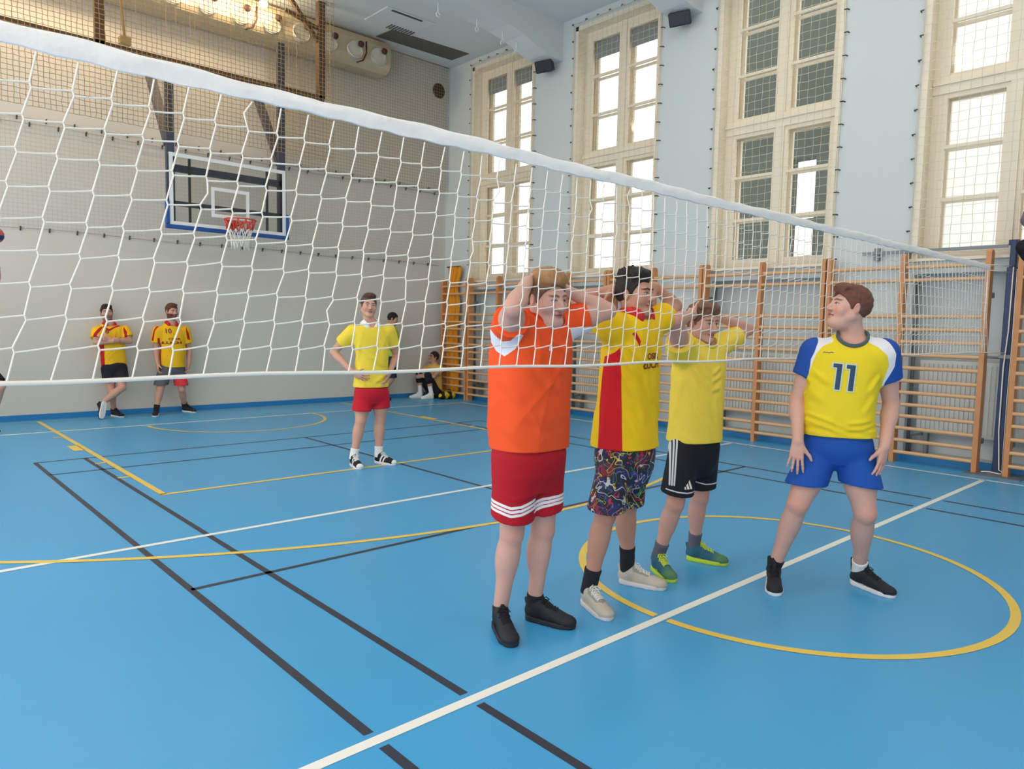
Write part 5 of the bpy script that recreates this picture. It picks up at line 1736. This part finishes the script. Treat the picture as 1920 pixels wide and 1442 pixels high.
# ------------------------------------------------------------------ the player in front of the free throw line
def player_lemon():
    p = Person((-4.749, 4.604), .005, 'person in lemon polo shirt and red shorts with hands on hips')
    phi = 30; f, l = facing(phi)
    p.head(p.P(691, 574, -.02), 24, 3, -4, 1.05)
    aR, _ = shoe(p, p.floor(676, 881), 30, 'black and white striped shoe pointing forward', STRIPE, .29)
    aL, _ = shoe(p, p.floor(742, 873), 62, 'black and white striped shoe turned outwards', STRIPE, .29)
    HR, HL = p.P(682, 742, -.03), p.P(713, 742, .05)
    KR, KL = p.P(676, 790, -.10), p.P(713, 788, .06)
    secs = [(725, 696, .19, .145), (710, 696, .186, .14), (690, 697, .178, .13), (668, 697, .18, .128), (645, 696, .19, .128), (628, 695, .195, .12), (617, 694, .18, .105), (610, 694, .13, .085), (603, 694, .075, .065)]
    secs = [(*p.P(u, v, 0), a, b_) for v, u, a, b_ in secs]
    SR, ER, WR = p.P(662, 622, -.07), p.P(625, 660, .02), p.P(662, 699, -.16)
    SL, EL, WL = p.P(728, 620, .09), p.P(744, 668, .22), p.P(728, 702, .04)
    lo, hi = (-.62, -.55, -.01), (.6, .6, 1.92)
    B = Field(lo, hi, p.h)
    add_torso(B, secs, phi, -.018)
    B.ell(p.P(697, 742, 0), (.14, .11, .08), np.stack([l, f, [0, 0, 1.]]), .03)
    add_leg(B, HR, KR, aR, facing(30)[0], .085, .055, .060, .037); add_leg(B, HL, KL, aL, facing(45)[0], .085, .055, .060, .037)
    add_head(B, p, .0, p.P(694, 612, .01), .058)
    add_arm(B, SR, ER, WR, .050, .040, .028, .044); add_arm(B, SL, EL, WL, .050, .040, .028, .044)
    add_hand(B, WR, p.P(686, 711, -.18)-WR, p.P(697, 700, 0)-WR, (0, .1, 1), (.15, .3, .3), .10, 1.0, (.5, .8, -.1))
    add_hand(B, WL, p.P(722, 722, -.06)-WL, p.P(697, 705, 0)-WL, (-.3, -.6, .6), (.2, .3, .3), .10, 1.0, (.6, .8, .0))
    finish_body(p, B, skin_mat('skin_warm', (206, 156, 134), (84, 60, 50)), [(KR, .05), (KL, .05)])
    nc = p.P(694, 611, -.01); fo = folds(21, .007, None, crease(p, (668, 688, 700, 718, 10, 3.5), (690, 664, 724, 692, 9, 3.5), (700, 720, 728, 700, 9, 3.5), (664, 702, 690, 724, 8, 3), (676, 636, 668, 684, 8, 4), (712, 636, 722, 680, 7, 4)))
    def shirt(F):
        a = sleeve(F, SR, ER, .55, .080, .080, .04); b_ = sleeve(F, SL, EL, .60, .080, .074, .04)
        finish_sleeve(F, *a); finish_sleeve(F, *b_)
        add_torso(F, secs, phi, 0, fold=fo, k=.04)
        neck_hole(F, nc, phi, .078)
    sh = cloth('shirt', p, shirt, zoned('lemon_polo', srgb(240, 210, 66), [], bump=.1, bscale=500), None, .006, lo, hi)
    o = collar_ring(p, sh, nc, phi, MATS['collar_white'], .080, .034, 28, .008, .045, vneck=.035); o['label'] = 'white polo collar'
    def sho(F):
        a = shorts_legs(F, p, HR, KR, .58, .10, .112, .03); b_ = shorts_legs(F, p, HL, KL, .50, .10, .112, .03)
        finish_leg(F, a[0], unit(np.array([-.05, 0, -1.])), a[2], a[1]); finish_leg(F, b_[0], unit(np.array([.05, 0, -1.])), b_[2], b_[1])
        F.ell(p.P(697, 738, 0), (.165, .13, .14), np.stack([l, f, [0, 0, 1.]]), .03)
        waist(F, secs, phi, .17)
    cloth('shorts', p, sho, zoned('crimson_shorts', srgb(196, 24, 44), [], bump=.1), None, .006, lo, hi)
    hair(p, zoned('hair_brunette', srgb(84, 60, 52), [], rough=.6, bump=.4, bscale=240, var=.3, vscale=30), .014, .058, -.02, -.07, [((0, .03, .102), (.066, .07, .034))], .003, (.4, 1, -.2), seed=31)
    sock(p, aR, KR, MATS['sock_white'], .09, .040); sock(p, aL, KL, MATS['sock_white'], .09, .040)

def wall_player(kind):
    six = kind == 6
    if six: p = Person((-5.98, 10.14), .006, 'person in yellow shirt numbered 6 leaning on the wall with arms crossed')
    else: p = Person((-5.08, 10.12), .006, 'bearded person in yellow shirt numbered 10 standing against the wall')
    lo, hi = (-.62, -.6, -.01), (.62, .6, 1.95)
    phi = 42; f, l = facing(phi)
    Y = p.Y
    if six:
        p.head(Y(200, 587, 10.20), 36, 4, 0, 1.05)
        tR = p.floor(231, 783)
        aR, _ = shoe(p, tR, 62, 'black shoe flat on the floor', BLACKW, .28)
        # crossed foot standing on its toe
        fx = unit(-.25*l+.25*f+np.array([0, 0, -1.])); lx = unit(-.9*l+.4*f); ux = np.cross(fx, lx); lx = np.cross(ux, fx)
        toe = p.floor(191, 787); toe[2] = .012
        aL, axf = shoe(p, toe, 0, 'black shoe crossed over and standing on its toe', BLACKW, .28, frame=np.stack([fx, lx, ux]), laces=False)
        HR, HL = Y(203, 692, 10.16), Y(226, 690, 10.16)
        KR, KL = Y(209, 732, 10.12), Y(229, 727, 9.98)
        secs = [(686, 213, .18, .13), (670, 212, .172, .128), (655, 210, .172, .128), (640, 209, .185, .13), (626, 208, .195, .12), (616, 206, .185, .105), (610, 205, .12, .08), (605, 204, .07, .06)]
        secs = [(*Y(u, v, 10.20), a, b_) for v, u, a, b_ in secs]
        SR, ER, WR = Y(182, 622, 10.18), Y(180, 642, 10.10), Y(212, 640, 9.98)
        SL, EL, WL = Y(234, 620, 10.18), Y(243, 640, 10.10), Y(207, 637, 10.0)
        HRt, HLt = Y(228, 636, 10.03), Y(192, 634, 9.99)
    else:
        p.head(Y(322, 584, 10.14), 55, -3, 0, 1.05)
        tR, tL = p.floor(290, 782), p.floor(367, 774)
        aR, _ = shoe(p, tR, 20, 'dark shoe pointing towards the viewer', BLACKW, .29)
        aL, _ = shoe(p, tL, 68, 'dark shoe turned outwards', BLACKW, .29)
        HR, HL = Y(309, 692, 10.14), Y(335, 692, 10.14)
        KR, KL = Y(300, 730, 10.10), Y(341, 730, 10.10)
        secs = [(688, 324, .19, .15), (672, 324, .19, .15), (655, 324, .187, .145), (640, 323, .19, .14), (626, 322, .195, .125), (616, 321, .185, .105), (609, 321, .12, .08), (603, 321, .07, .065)]
        secs = [(*Y(u, v, 10.15), a, b_) for v, u, a, b_ in secs]
        SR, ER, WR = Y(296, 621, 10.15), Y(292, 656, 10.17), Y(295, 682, 10.10)
        SL, EL, WL = Y(347, 620, 10.15), Y(355, 656, 10.17), Y(354, 682, 10.10)
        HRt, HLt = Y(296, 697, 10.07), Y(352, 697, 10.07)
    B = Field(lo, hi, p.h)
    add_torso(B, secs, phi, -.02)
    c = (HR+HL)/2
    B.ell(c, (.13, .11, .08), np.stack([l, f, [0, 0, 1.]]), .03)
    add_leg(B, HR, KR, aR, facing(phi)[0], .08, .055, .058, .036); add_leg(B, HL, KL, aL, facing(phi)[0], .08, .055, .058, .036)
    add_head(B, p, .0, (secs[-1][0], secs[-1][1], secs[-1][2]-.02), .060)
    add_arm(B, SR, ER, WR, .050, .042, .030, .045, .012); add_arm(B, SL, EL, WL, .050, .042, .030, .045, .012)
    if six:
        add_hand(B, WR, HRt-WR, (.1, 1, .1), (0, -.3, 1), (.2, .3, .3), .05); add_hand(B, WL, HLt-WL, (.1, 1, -.1), (0, -.2, 1), (.2, .3, .3), .05)
    else:
        add_hand(B, WR, HRt-WR, l, f, (.35, .6, .5), .05); add_hand(B, WL, HLt-WL, -l, f, (.35, .6, .5), .05)
    finish_body(p, B, skin_mat('skin_ruddy_%s' % ('six' if six else 'ten'), (204, 152, 130), (60, 42, 38), stubble=(150, 108, 96) if six else (104, 62, 46)), [(KR, .05), (KL, .05)], beard=True)
    nc = np.array(secs[-2][:3])+np.array([0, 0, -.01]); fo = folds(40 if six else 41, .012)
    def shirt(F):
        a = sleeve(F, SR, ER, .62, .082, .085, .04); b_ = sleeve(F, SL, EL, .62, .082, .085, .04)
        finish_sleeve(F, *a); finish_sleeve(F, *b_)
        add_torso(F, secs, phi, 0, fold=fo, k=.04)
        neck_hole(F, nc, phi, .078)
    X = lambda pts, y=10.1: [Y(u, v, y)[[0, 2]] for u, v in pts]
    if six: reds = [X([(176, 640), (195, 640), (195, 665), (196, 694), (176, 694), (176, 660)]), X([(186, 612), (177, 625), (175, 636), (184, 638), (186, 626), (191, 614)]), X([(229, 612), (240, 622), (243, 632), (238, 634), (233, 622)]), X([(192, 610), (205, 617), (218, 610), (222, 612), (206, 621), (189, 613)])]
    else: reds = [X([(297, 634), (302, 634), (302, 660), (300, 692), (296, 692), (297, 660)]), X([(294, 607), (286, 622), (281, 638), (287, 640), (291, 622), (300, 608)]), X([(300, 600), (296, 606), (345, 607), (338, 600)]), X([(350, 612), (356, 625), (358, 638), (353, 636)])]
    sh = cloth('shirt', p, shirt, zoned('team_jersey_%s' % ('six' if six else 'ten'), srgb(242, 186, 28), [('red_part', srgb(186, 26, 22))], bump=.1, bscale=500), {'red_part': lambda V: np.max([poly_sd(V[:, [0, 2]], q) for q in reds], 0)}, .006, lo, hi)
    collar_ring(p, sh, nc, phi, MATS['collar_red'], .080, .030, 28, .008, .035, vneck=.03)
    tc = Y(201, 621, 10.09) if six else Y(315, 621, 10.04)
    decal('number', p, sh, tc, phi, text2d('6' if six else '10', .105, .014, .002), MATS['ink_maroon'], .005)
    if not six:
        decal('lettering', p, sh, Y(327, 636, 10.02), phi, text2d('OSIR', .05, .014, .001, 1.7), MATS['ink_maroon'], .005)
        decal('lettering', p, sh, Y(323, 643, 10.02), phi, text2d('ŁUCH', .055, .014, .002, 2.0), MATS['ink_maroon'], .005)
    def sho(F):
        tr, tl = (.62, .60) if six else (.78, .80)
        a = shorts_legs(F, p, HR, KR, tr, .095, .11, .03); b_ = shorts_legs(F, p, HL, KL, tl, .095, .11, .03)
        nl = unit(np.array([0, 0, -1.]))
        if six: nl = unit(np.array([.2, -.2, -1.]))
        finish_leg(F, a[0], nl*np.array([0, 0, 1]) if six else nl, a[2], a[1]); finish_leg(F, b_[0], np.array([0, 0, -1.]), b_[2], b_[1])
        F.ell(c+np.array([0, 0, .0]), (.16, .125, .13), np.stack([l, f, [0, 0, 1.]]), .03)
        waist(F, secs, phi, .17)
    if six: m = zoned('black_long_shorts', srgb(28, 28, 38), [], bump=.1); z = None
    else:
        m = zoned('grey_shorts', srgb(92, 92, 98), [('red_panel', srgb(232, 58, 62))], bump=.1)
        rp = X([(327, 706), (356, 706), (356, 732), (327, 732)], 10.1)
        z = {'red_panel': lambda V: poly_sd(V[:, [0, 2]], rp)}
    cloth('shorts', p, sho, m, z, .006, lo, hi)
    hair(p, zoned('hair_dark_%s' % ('six' if six else 'ten'), srgb(*((44, 34, 34) if six else (92, 60, 46))), [], rough=.6, bump=.4, bscale=200, var=.3, vscale=30), .013, .060, -.02, -.07, [((0, .02, .10), (.066, .075, .032))], .004, (.3, 1, .2), curls=0, seed=44 if six else 45)
    for A, K in ((aR, KR), (aL, KL)): sock(p, A, K, MATS['sock_black'], .07 if not six else .03, .039)

def wall_watcher():
    p = Person((-.88, 10.0), .007, 'dark haired person in green shirt half hidden behind the player with hands on hips')
    phi = 95; f, l = facing(phi)
    lo, hi = (-.5, -.5, -.01), (.6, .5, 1.9)
    p.head(p.P(737, 598, .0), 92, -14, 0, 1.0)
    a1, _ = shoe(p, p.floor(738, 747)*np.array([1, 0, 1])+np.array([.02, -.05, 0]), 80, None, BLACK, .28)
    a2, _ = shoe(p, p.floor(738, 747)*np.array([1, 0, 1])+np.array([-.05, .12, 0]), 85, None, BLACK, .28)
    HR, HL = p.P(733, 674, -.08), p.P(733, 674, .08)
    KR, KL = p.P(735, 710, -.09), p.P(734, 710, .08)
    secs = [(668, 733, .17, .12), (650, 735, .165, .13), (635, 736, .17, .135), (622, 735, .17, .125), (614, 734, .12, .09), (608, 734, .065, .06)]
    secs = [(*p.P(u, v, 0), a, b_) for v, u, a, b_ in secs]
    SR, ER, WR = p.P(732, 622, -.19), p.P(733, 644, -.24), p.P(742, 662, -.18)
    SL, EL, WL = p.P(732, 622, .19), p.P(733, 644, .24), p.P(742, 662, .18)
    B = Field(lo, hi, p.h)
    add_torso(B, secs, phi, -.02)
    B.ell((HR+HL)/2, (.13, .1, .09), np.stack([l, f, [0, 0, 1.]]), .03)
    add_leg(B, HR, KR, a1, f, .08, .055, .056, .036); add_leg(B, HL, KL, a2, f, .08, .055, .056, .036)
    add_head(B, p, 0, p.P(731, 612, 0), .055)
    add_arm(B, SR, ER, WR); add_arm(B, SL, EL, WL)
    for W in (WR, WL): add_hand(B, W, p.P(743, 672, W[1])-W, -np.sign(W[1])*np.array([0, 1., 0]), f, (.3, .5, .4), .05)
    finish_body(p, B, skin_mat('skin_beige', (196, 148, 126), (50, 38, 36)))
    fo = folds(60, .008)
    def shirt(F):
        a = sleeve(F, SR, ER, .7, .075, .078, .04); b_ = sleeve(F, SL, EL, .7, .075, .078, .04)
        finish_sleeve(F, *a); finish_sleeve(F, *b_)
        add_torso(F, secs, phi, 0, fold=fo, k=.04); neck_hole(F, np.array(secs[-2][:3]), phi, .07)
    cloth('shirt', p, shirt, zoned('green_tee', srgb(158, 204, 62), [], bump=.1), None, .007, lo, hi)
    def sho(F):
        a = shorts_legs(F, p, HR, KR, .95, .095, .10, .03); b_ = shorts_legs(F, p, HL, KL, .95, .095, .10, .03)
        finish_leg(F, a[0], np.array([0, 0, -1.]), a[2], a[1]); finish_leg(F, b_[0], np.array([0, 0, -1.]), b_[2], b_[1])
        F.ell((HR+HL)/2, (.16, .125, .12), np.stack([l, f, [0, 0, 1.]]), .03)
    cloth('shorts', p, sho, zoned('navy_shorts', srgb(40, 46, 66), [], bump=.1), None, .007, lo, hi)
    hair(p, zoned('hair_jet', srgb(36, 28, 30), [], rough=.6, bump=.4, var=.2), .014, .058, -.02, -.07, (), .004, seed=61)

def sitter():
    p = Person((.12, 10.0), .007, 'person with glasses sitting on the floor in the corner hugging their knees')
    phi = -35; f, l = facing(phi)
    lo, hi = (-.9, -.7, -.01), (.6, .5, 1.2)
    p.head(p.P(813, 670, .12), -52, 14, 0, 1.0)
    tR = p.P(767, 745, -.22); tR[2] = 0; tL = p.P(789, 747, -.36); tL[2] = 0
    a1, _ = shoe(p, tR, -70, 'white trainer further from the wall bars', SHOE('sock_white', 'sole_grey', 'lace_white'), .29)
    a2, _ = shoe(p, tL, -60, 'white trainer nearer the wall bars', SHOE('sock_white', 'sole_grey', 'lace_white'), .29)
    HR = p.P(811, 736, .06); HL = p.P(818, 737, -.06); HR[2] = HL[2] = .11
    KR = p.P(786, 703, -.10); KL = p.P(802, 704, -.26)
    c = (HR+HL)/2
    secs = [(736, 815, .17, .13), (722, 815, .165, .125), (706, 814, .165, .12), (694, 813, .175, .115), (687, 813, .16, .10), (683, 813, .10, .075), (679, 813, .065, .06)]
    secs = [(*p.P(u, v, .08), a, b_) for v, u, a, b_ in secs]
    SR = p.P(800, 692, .16); SL = p.P(826, 692, -.0)
    ER = p.P(790, 704, -.02); EL = p.P(814, 706, -.22); WR = p.P(790, 704, -.24); WL = p.P(790, 706, -.26)
    B = Field(lo, hi, p.h)
    add_torso(B, secs, phi, -.02)
    B.ell(c, (.16, .13, .1), np.stack([l, f, [0, 0, 1.]]), .03)
    add_leg(B, HR, KR, a1, f, .085, .055, .055, .036); add_leg(B, HL, KL, a2, f, .085, .055, .055, .036)
    add_head(B, p, 0, p.P(813, 684, .1), .055)
    add_arm(B, SR, ER, WR); add_arm(B, SL, EL, WL)
    add_hand(B, WR, np.array([.6, -.4, -.1]), (0, 1, 0), (0, 0, 1), (.3, .4, .3), .05); add_hand(B, WL, np.array([-.8, .1, -.05]), (0, 1, 0), (0, 0, 1), (.3, .4, .3), .05)
    finish_body(p, B, skin_mat('skin_olive', (192, 144, 124), (50, 38, 36)))
    fo = folds(70, .008)
    def shirt(F):
        a = sleeve(F, SR, ER, .5, .075, .075, .04); b_ = sleeve(F, SL, EL, .5, .075, .075, .04)
        finish_sleeve(F, *a); finish_sleeve(F, *b_)
        add_torso(F, secs, phi, 0, fold=fo, k=.04); neck_hole(F, np.array(secs[-2][:3]), phi, .066)
    cloth('shirt', p, shirt, zoned('sand_shirt', srgb(216, 176, 96), [], bump=.1), None, .007, lo, hi)
    def sho(F):
        for H, K, A in ((HR, KR, a1), (HL, KL, a2)):
            F.cone(H, K, .10, .075, .03); F.cone(K, K+(A-K)*.28, .075, .078, .02)
        F.ell(c, (.18, .15, .11), np.stack([l, f, [0, 0, 1.]]), .03)
        F.below((0, 0, .004), (0, 0, -1), lo, hi)
    cloth('shorts', p, sho, zoned('charcoal_shorts', srgb(30, 30, 40), [], bump=.1), None, .007, lo, hi)
    hair(p, zoned('hair_ebony', srgb(44, 30, 32), [], rough=.6, bump=.4, var=.2), .014, .056, -.02, -.07, (), .004, seed=71)
    for A, K in ((a1, KR), (a2, KL)): sock(p, A, K, MATS['sock_white'], .17, .040)
    b = MB()
    for sg in (-1, 1):
        b.tube([p.H(sg*.033+.024*math.cos(t*math.pi/8), .094, .001+.018*math.sin(t*math.pi/8)) for t in range(16)], .0035, 5, closed=True)
        b.tube([p.H(sg*.055, .09, .004), p.H(sg*.076, .0, .008)], .003, 5)
    b.tube([p.H(-.01, .096, .003), p.H(.01, .096, .003)], .003, 5)
    b.build('glasses', MATS['hook_dark'], p.root)

def edge_player():
    p = Person((-7.70, 9.46), .008, 'person in black shorts at the left edge reaching up to a ball')
    phi = 60; f, l = facing(phi)
    lo, hi = (-.6, -.6, -.01), (.7, .6, 2.7)
    z = lambda x, y, h_: np.array([x, y, h_], float)
    p.head(z(0, 0, 1.66), 70, 20, 0, 1.0)
    a1, _ = shoe(p, z(.30, -.12, 0), 60, None, BLACKW, .28); a2, _ = shoe(p, z(-.15, .1, 0), 60, None, BLACKW, .28)
    HR, HL = z(.05, -.09, .95), z(.05, .09, .95)
    KR, KL = z(.335, -.10, .62), z(-.02, .12, .5)
    secs = [z(0.04, 0, .95), z(.03, 0, 1.1), z(.01, 0, 1.3), z(0, 0, 1.42), z(0, 0, 1.48), z(0, 0, 1.53)]
    secs = [(*s_, a, b_) for s_, (a, b_) in zip(secs, ((.17, .13), (.165, .125), (.18, .13), (.18, .115), (.12, .085), (.065, .06)))]
    SR, ER, WR = z(-.02, -.19, 1.46), z(.08, -.2, 1.76), z(.12, -.2, 2.03)
    SL, EL, WL = z(0, .19, 1.46), z(.1, .16, 1.76), z(.2, .12, 2.02)
    B = Field(lo, hi, p.h)
    add_torso(B, secs, phi, -.02); B.ell((HR+HL)/2, (.14, .11, .1), None, .03)
    add_leg(B, HR, KR, a1, f, .085, .058, .058, .037); add_leg(B, HL, KL, a2, f, .085, .056, .056, .037)
    add_head(B, p, 0, z(0, 0, 1.52), .056)
    add_arm(B, SR, ER, WR); add_arm(B, SL, EL, WL)
    bc = p.P(-10, 441, 0)
    add_hand(B, WR, bc-z(.12, .06, .02)-WR, bc-WR, (0, 1, 0), (.2, .2, .2), .1); add_hand(B, WL, bc-z(.10, -.08, .02)-WL, bc-WL, (0, -1, 0), (.2, .2, .2), .1)
    finish_body(p, B, skin_mat('skin_edge', (206, 158, 142), (60, 44, 40)), [(KR, .06)])
    fo = folds(80, .008)
    def shirt(F):
        a = sleeve(F, SR, ER, .5, .08, .08, .04); b_ = sleeve(F, SL, EL, .5, .08, .08, .04)
        finish_sleeve(F, *a); finish_sleeve(F, *b_)
        add_torso(F, secs, phi, 0, fold=fo, k=.04); neck_hole(F, np.array(secs[-2][:3]), phi, .07)
    cloth('shirt', p, shirt, zoned('amber_tee', srgb(236, 186, 40), [], bump=.1), None, .008, lo, hi)
    def sho(F):
        a = shorts_legs(F, p, HR, KR, .88, .10, .10, .03); b_ = shorts_legs(F, p, HL, KL, .85, .10, .11, .03)
        finish_leg(F, a[0], a[1], a[2], a[1]); finish_leg(F, b_[0], np.array([0, 0, -1.]), b_[2], b_[1])
        F.ell((HR+HL)/2, (.17, .15, .13), None, .03)
    cloth('shorts', p, sho, zoned('ink_shorts', srgb(28, 28, 40), [], bump=.1), None, .008, lo, hi)
    hair(p, zoned('hair_umber', srgb(60, 44, 40), [], rough=.6), .014, .058, -.02, -.07, (), .004, seed=81)
    # the ball
    w_ = p.G+bc[0]*RH+bc[1]*FH; w_[2] = bc[2]
    bm = bmesh.new(); bmesh.ops.create_icosphere(bm, subdivisions=4, radius=.105)
    V = np.array([v.co[:] for v in bm.verts]); Fc = np.array([[v.index for v in q.verts] for q in bm.faces]); bm.free()
    d = np.minimum.reduce([np.abs(V[:, i]) for i in range(3)])
    V = V*(1-.02*np.exp(-(d/.006)**2))[:, None]
    o = mesh_object('volleyball', V, Fc, zoned('ball_leather', srgb(196, 96, 92), [('panel', srgb(50, 62, 110))], rough=.5, bump=.05, bscale=300), None, {'panel': .03-np.abs(V[:, 2]+.03)})
    o.location = w_; tag(o, 'red and blue ball cut by the left edge', 'ball')

def referee():
    p = Person((.37, -.265), .009, 'person in grey top and black trousers perched on the wall bars at the right edge')
    phi = -60; f, l = facing(phi)
    lo, hi = (-.7, -.7, 1.6), (.6, .6, 3.5)
    z = lambda x, y, h_: np.array([x, y, h_], float)
    p.head(z(.1, 0, 3.24), -60, -5, 0, 1.0)
    HR, HL = z(.10, .09, 2.56), z(.12, -.09, 2.56)
    KR, KL = z(-.10, .10, 2.50), z(-.08, -.18, 2.48)
    a1, a2 = z(.10, .1, 2.06), z(.12, -.16, 2.04)
    secs = [(*z(.11, 0, 2.55), .17, .13), (*z(.11, 0, 2.72), .165, .125), (*z(.1, 0, 2.9), .18, .13), (*z(.1, 0, 3.0), .18, .115), (*z(.1, 0, 3.06), .12, .085), (*z(.1, 0, 3.1), .065, .06)]
    SR, ER, WR = z(.0, .12, 3.0), z(-.10, .08, 2.78), z(-.10, -.06, 2.62)
    SL, EL, WL = z(.17, -.13, 3.0), z(.05, -.26, 2.78), z(-.06, -.16, 2.62)
    B = Field(lo, hi, p.h)
    add_torso(B, secs, phi, -.02); B.ell((HR+HL)/2, (.14, .11, .09), None, .03)
    add_leg(B, HR, KR, a1, f, .08, .056, .056, .037); add_leg(B, HL, KL, a2, f, .08, .056, .056, .037)
    add_head(B, p, 0, z(.1, 0, 3.08), .056)
    add_arm(B, SR, ER, WR); add_arm(B, SL, EL, WL)
    for W in (WR, WL): add_hand(B, W, (-.3, -.2, -.8), (.9, 0, .1), (0, -1, 0), (.3, .4, .3), .06)
    finish_body(p, B, skin_mat('skin_pale', (206, 162, 146), (60, 44, 40)))
    def shirt(F):
        for S, E, W in ((SR, ER, WR), (SL, EL, WL)): F.cone(S, E, .075, .062, .04); F.cone(E, E+(W-E)*.8, .06, .05, .02)
        add_torso(F, secs, phi, 0, fold=folds(90, .01), k=.04); neck_hole(F, np.array(secs[-2][:3]), phi, .068)
    cloth('shirt', p, shirt, zoned('grey_top', srgb(112, 106, 116), [], bump=.1), None, .009, lo, hi)
    def tr(F):
        for H, K, A in ((HR, KR, a1), (HL, KL, a2)): F.cone(H, K, .095, .075, .03); F.cone(K, A+(K-A)*.1, .074, .06, .02)
        F.ell((HR+HL)/2, (.17, .14, .10), None, .03)
    cloth('trousers', p, tr, zoned('black_trousers', srgb(30, 28, 32), [], bump=.1), None, .009, lo, hi)
    hair(p, zoned('hair_grey', srgb(70, 58, 54), [], rough=.6), .014, .058, -.02, -.07, (), .004, seed=91)
    for A in (a1, a2):
        t_ = A+f*.2; t_[2] = A[2]-.12
        shoe(p, t_, phi, None, BLACK, .28, z0=A[2]-.11)

player_orange(); player_panel(); player_plain(); player_eleven(); player_lemon()
wall_player(6); wall_player(10); wall_watcher(); sitter(); edge_player(); referee()

# bag on the floor in the corner
bag = empty('bag', (.16, 9.7, 0), 'small yellow and black bag on the floor by the corner wall bars', 'bag')
F = Field((-.25, -.2, -.02), (.25, .2, .25), .006)
F.cone((-.13, 0, .07), (.13, 0, .075), .07, .075, .02); F.ell((0, .02, .10), (.14, .07, .06), None, .03); F.below((0, 0, .003), (0, 0, -1), (-.3, -.3, -.1), (.3, .3, .1))
V, Q = F.mesh()
o = mesh_object('bag_body', V, Q, zoned('bag_cloth', srgb(222, 184, 36), [('black_part', srgb(34, 34, 36))], bump=.2, bscale=60), bag, {'black_part': .02*np.sin(V[:, 0]*34)+.01*np.sin(V[:, 2]*50)})
b = MB(); b.tube([(-.1, 0, .13), (-.06, -.02, .2), (.06, -.02, .2), (.1, 0, .13)], .008, 6)
b.build('handle', MATS['hook_dark'], bag)
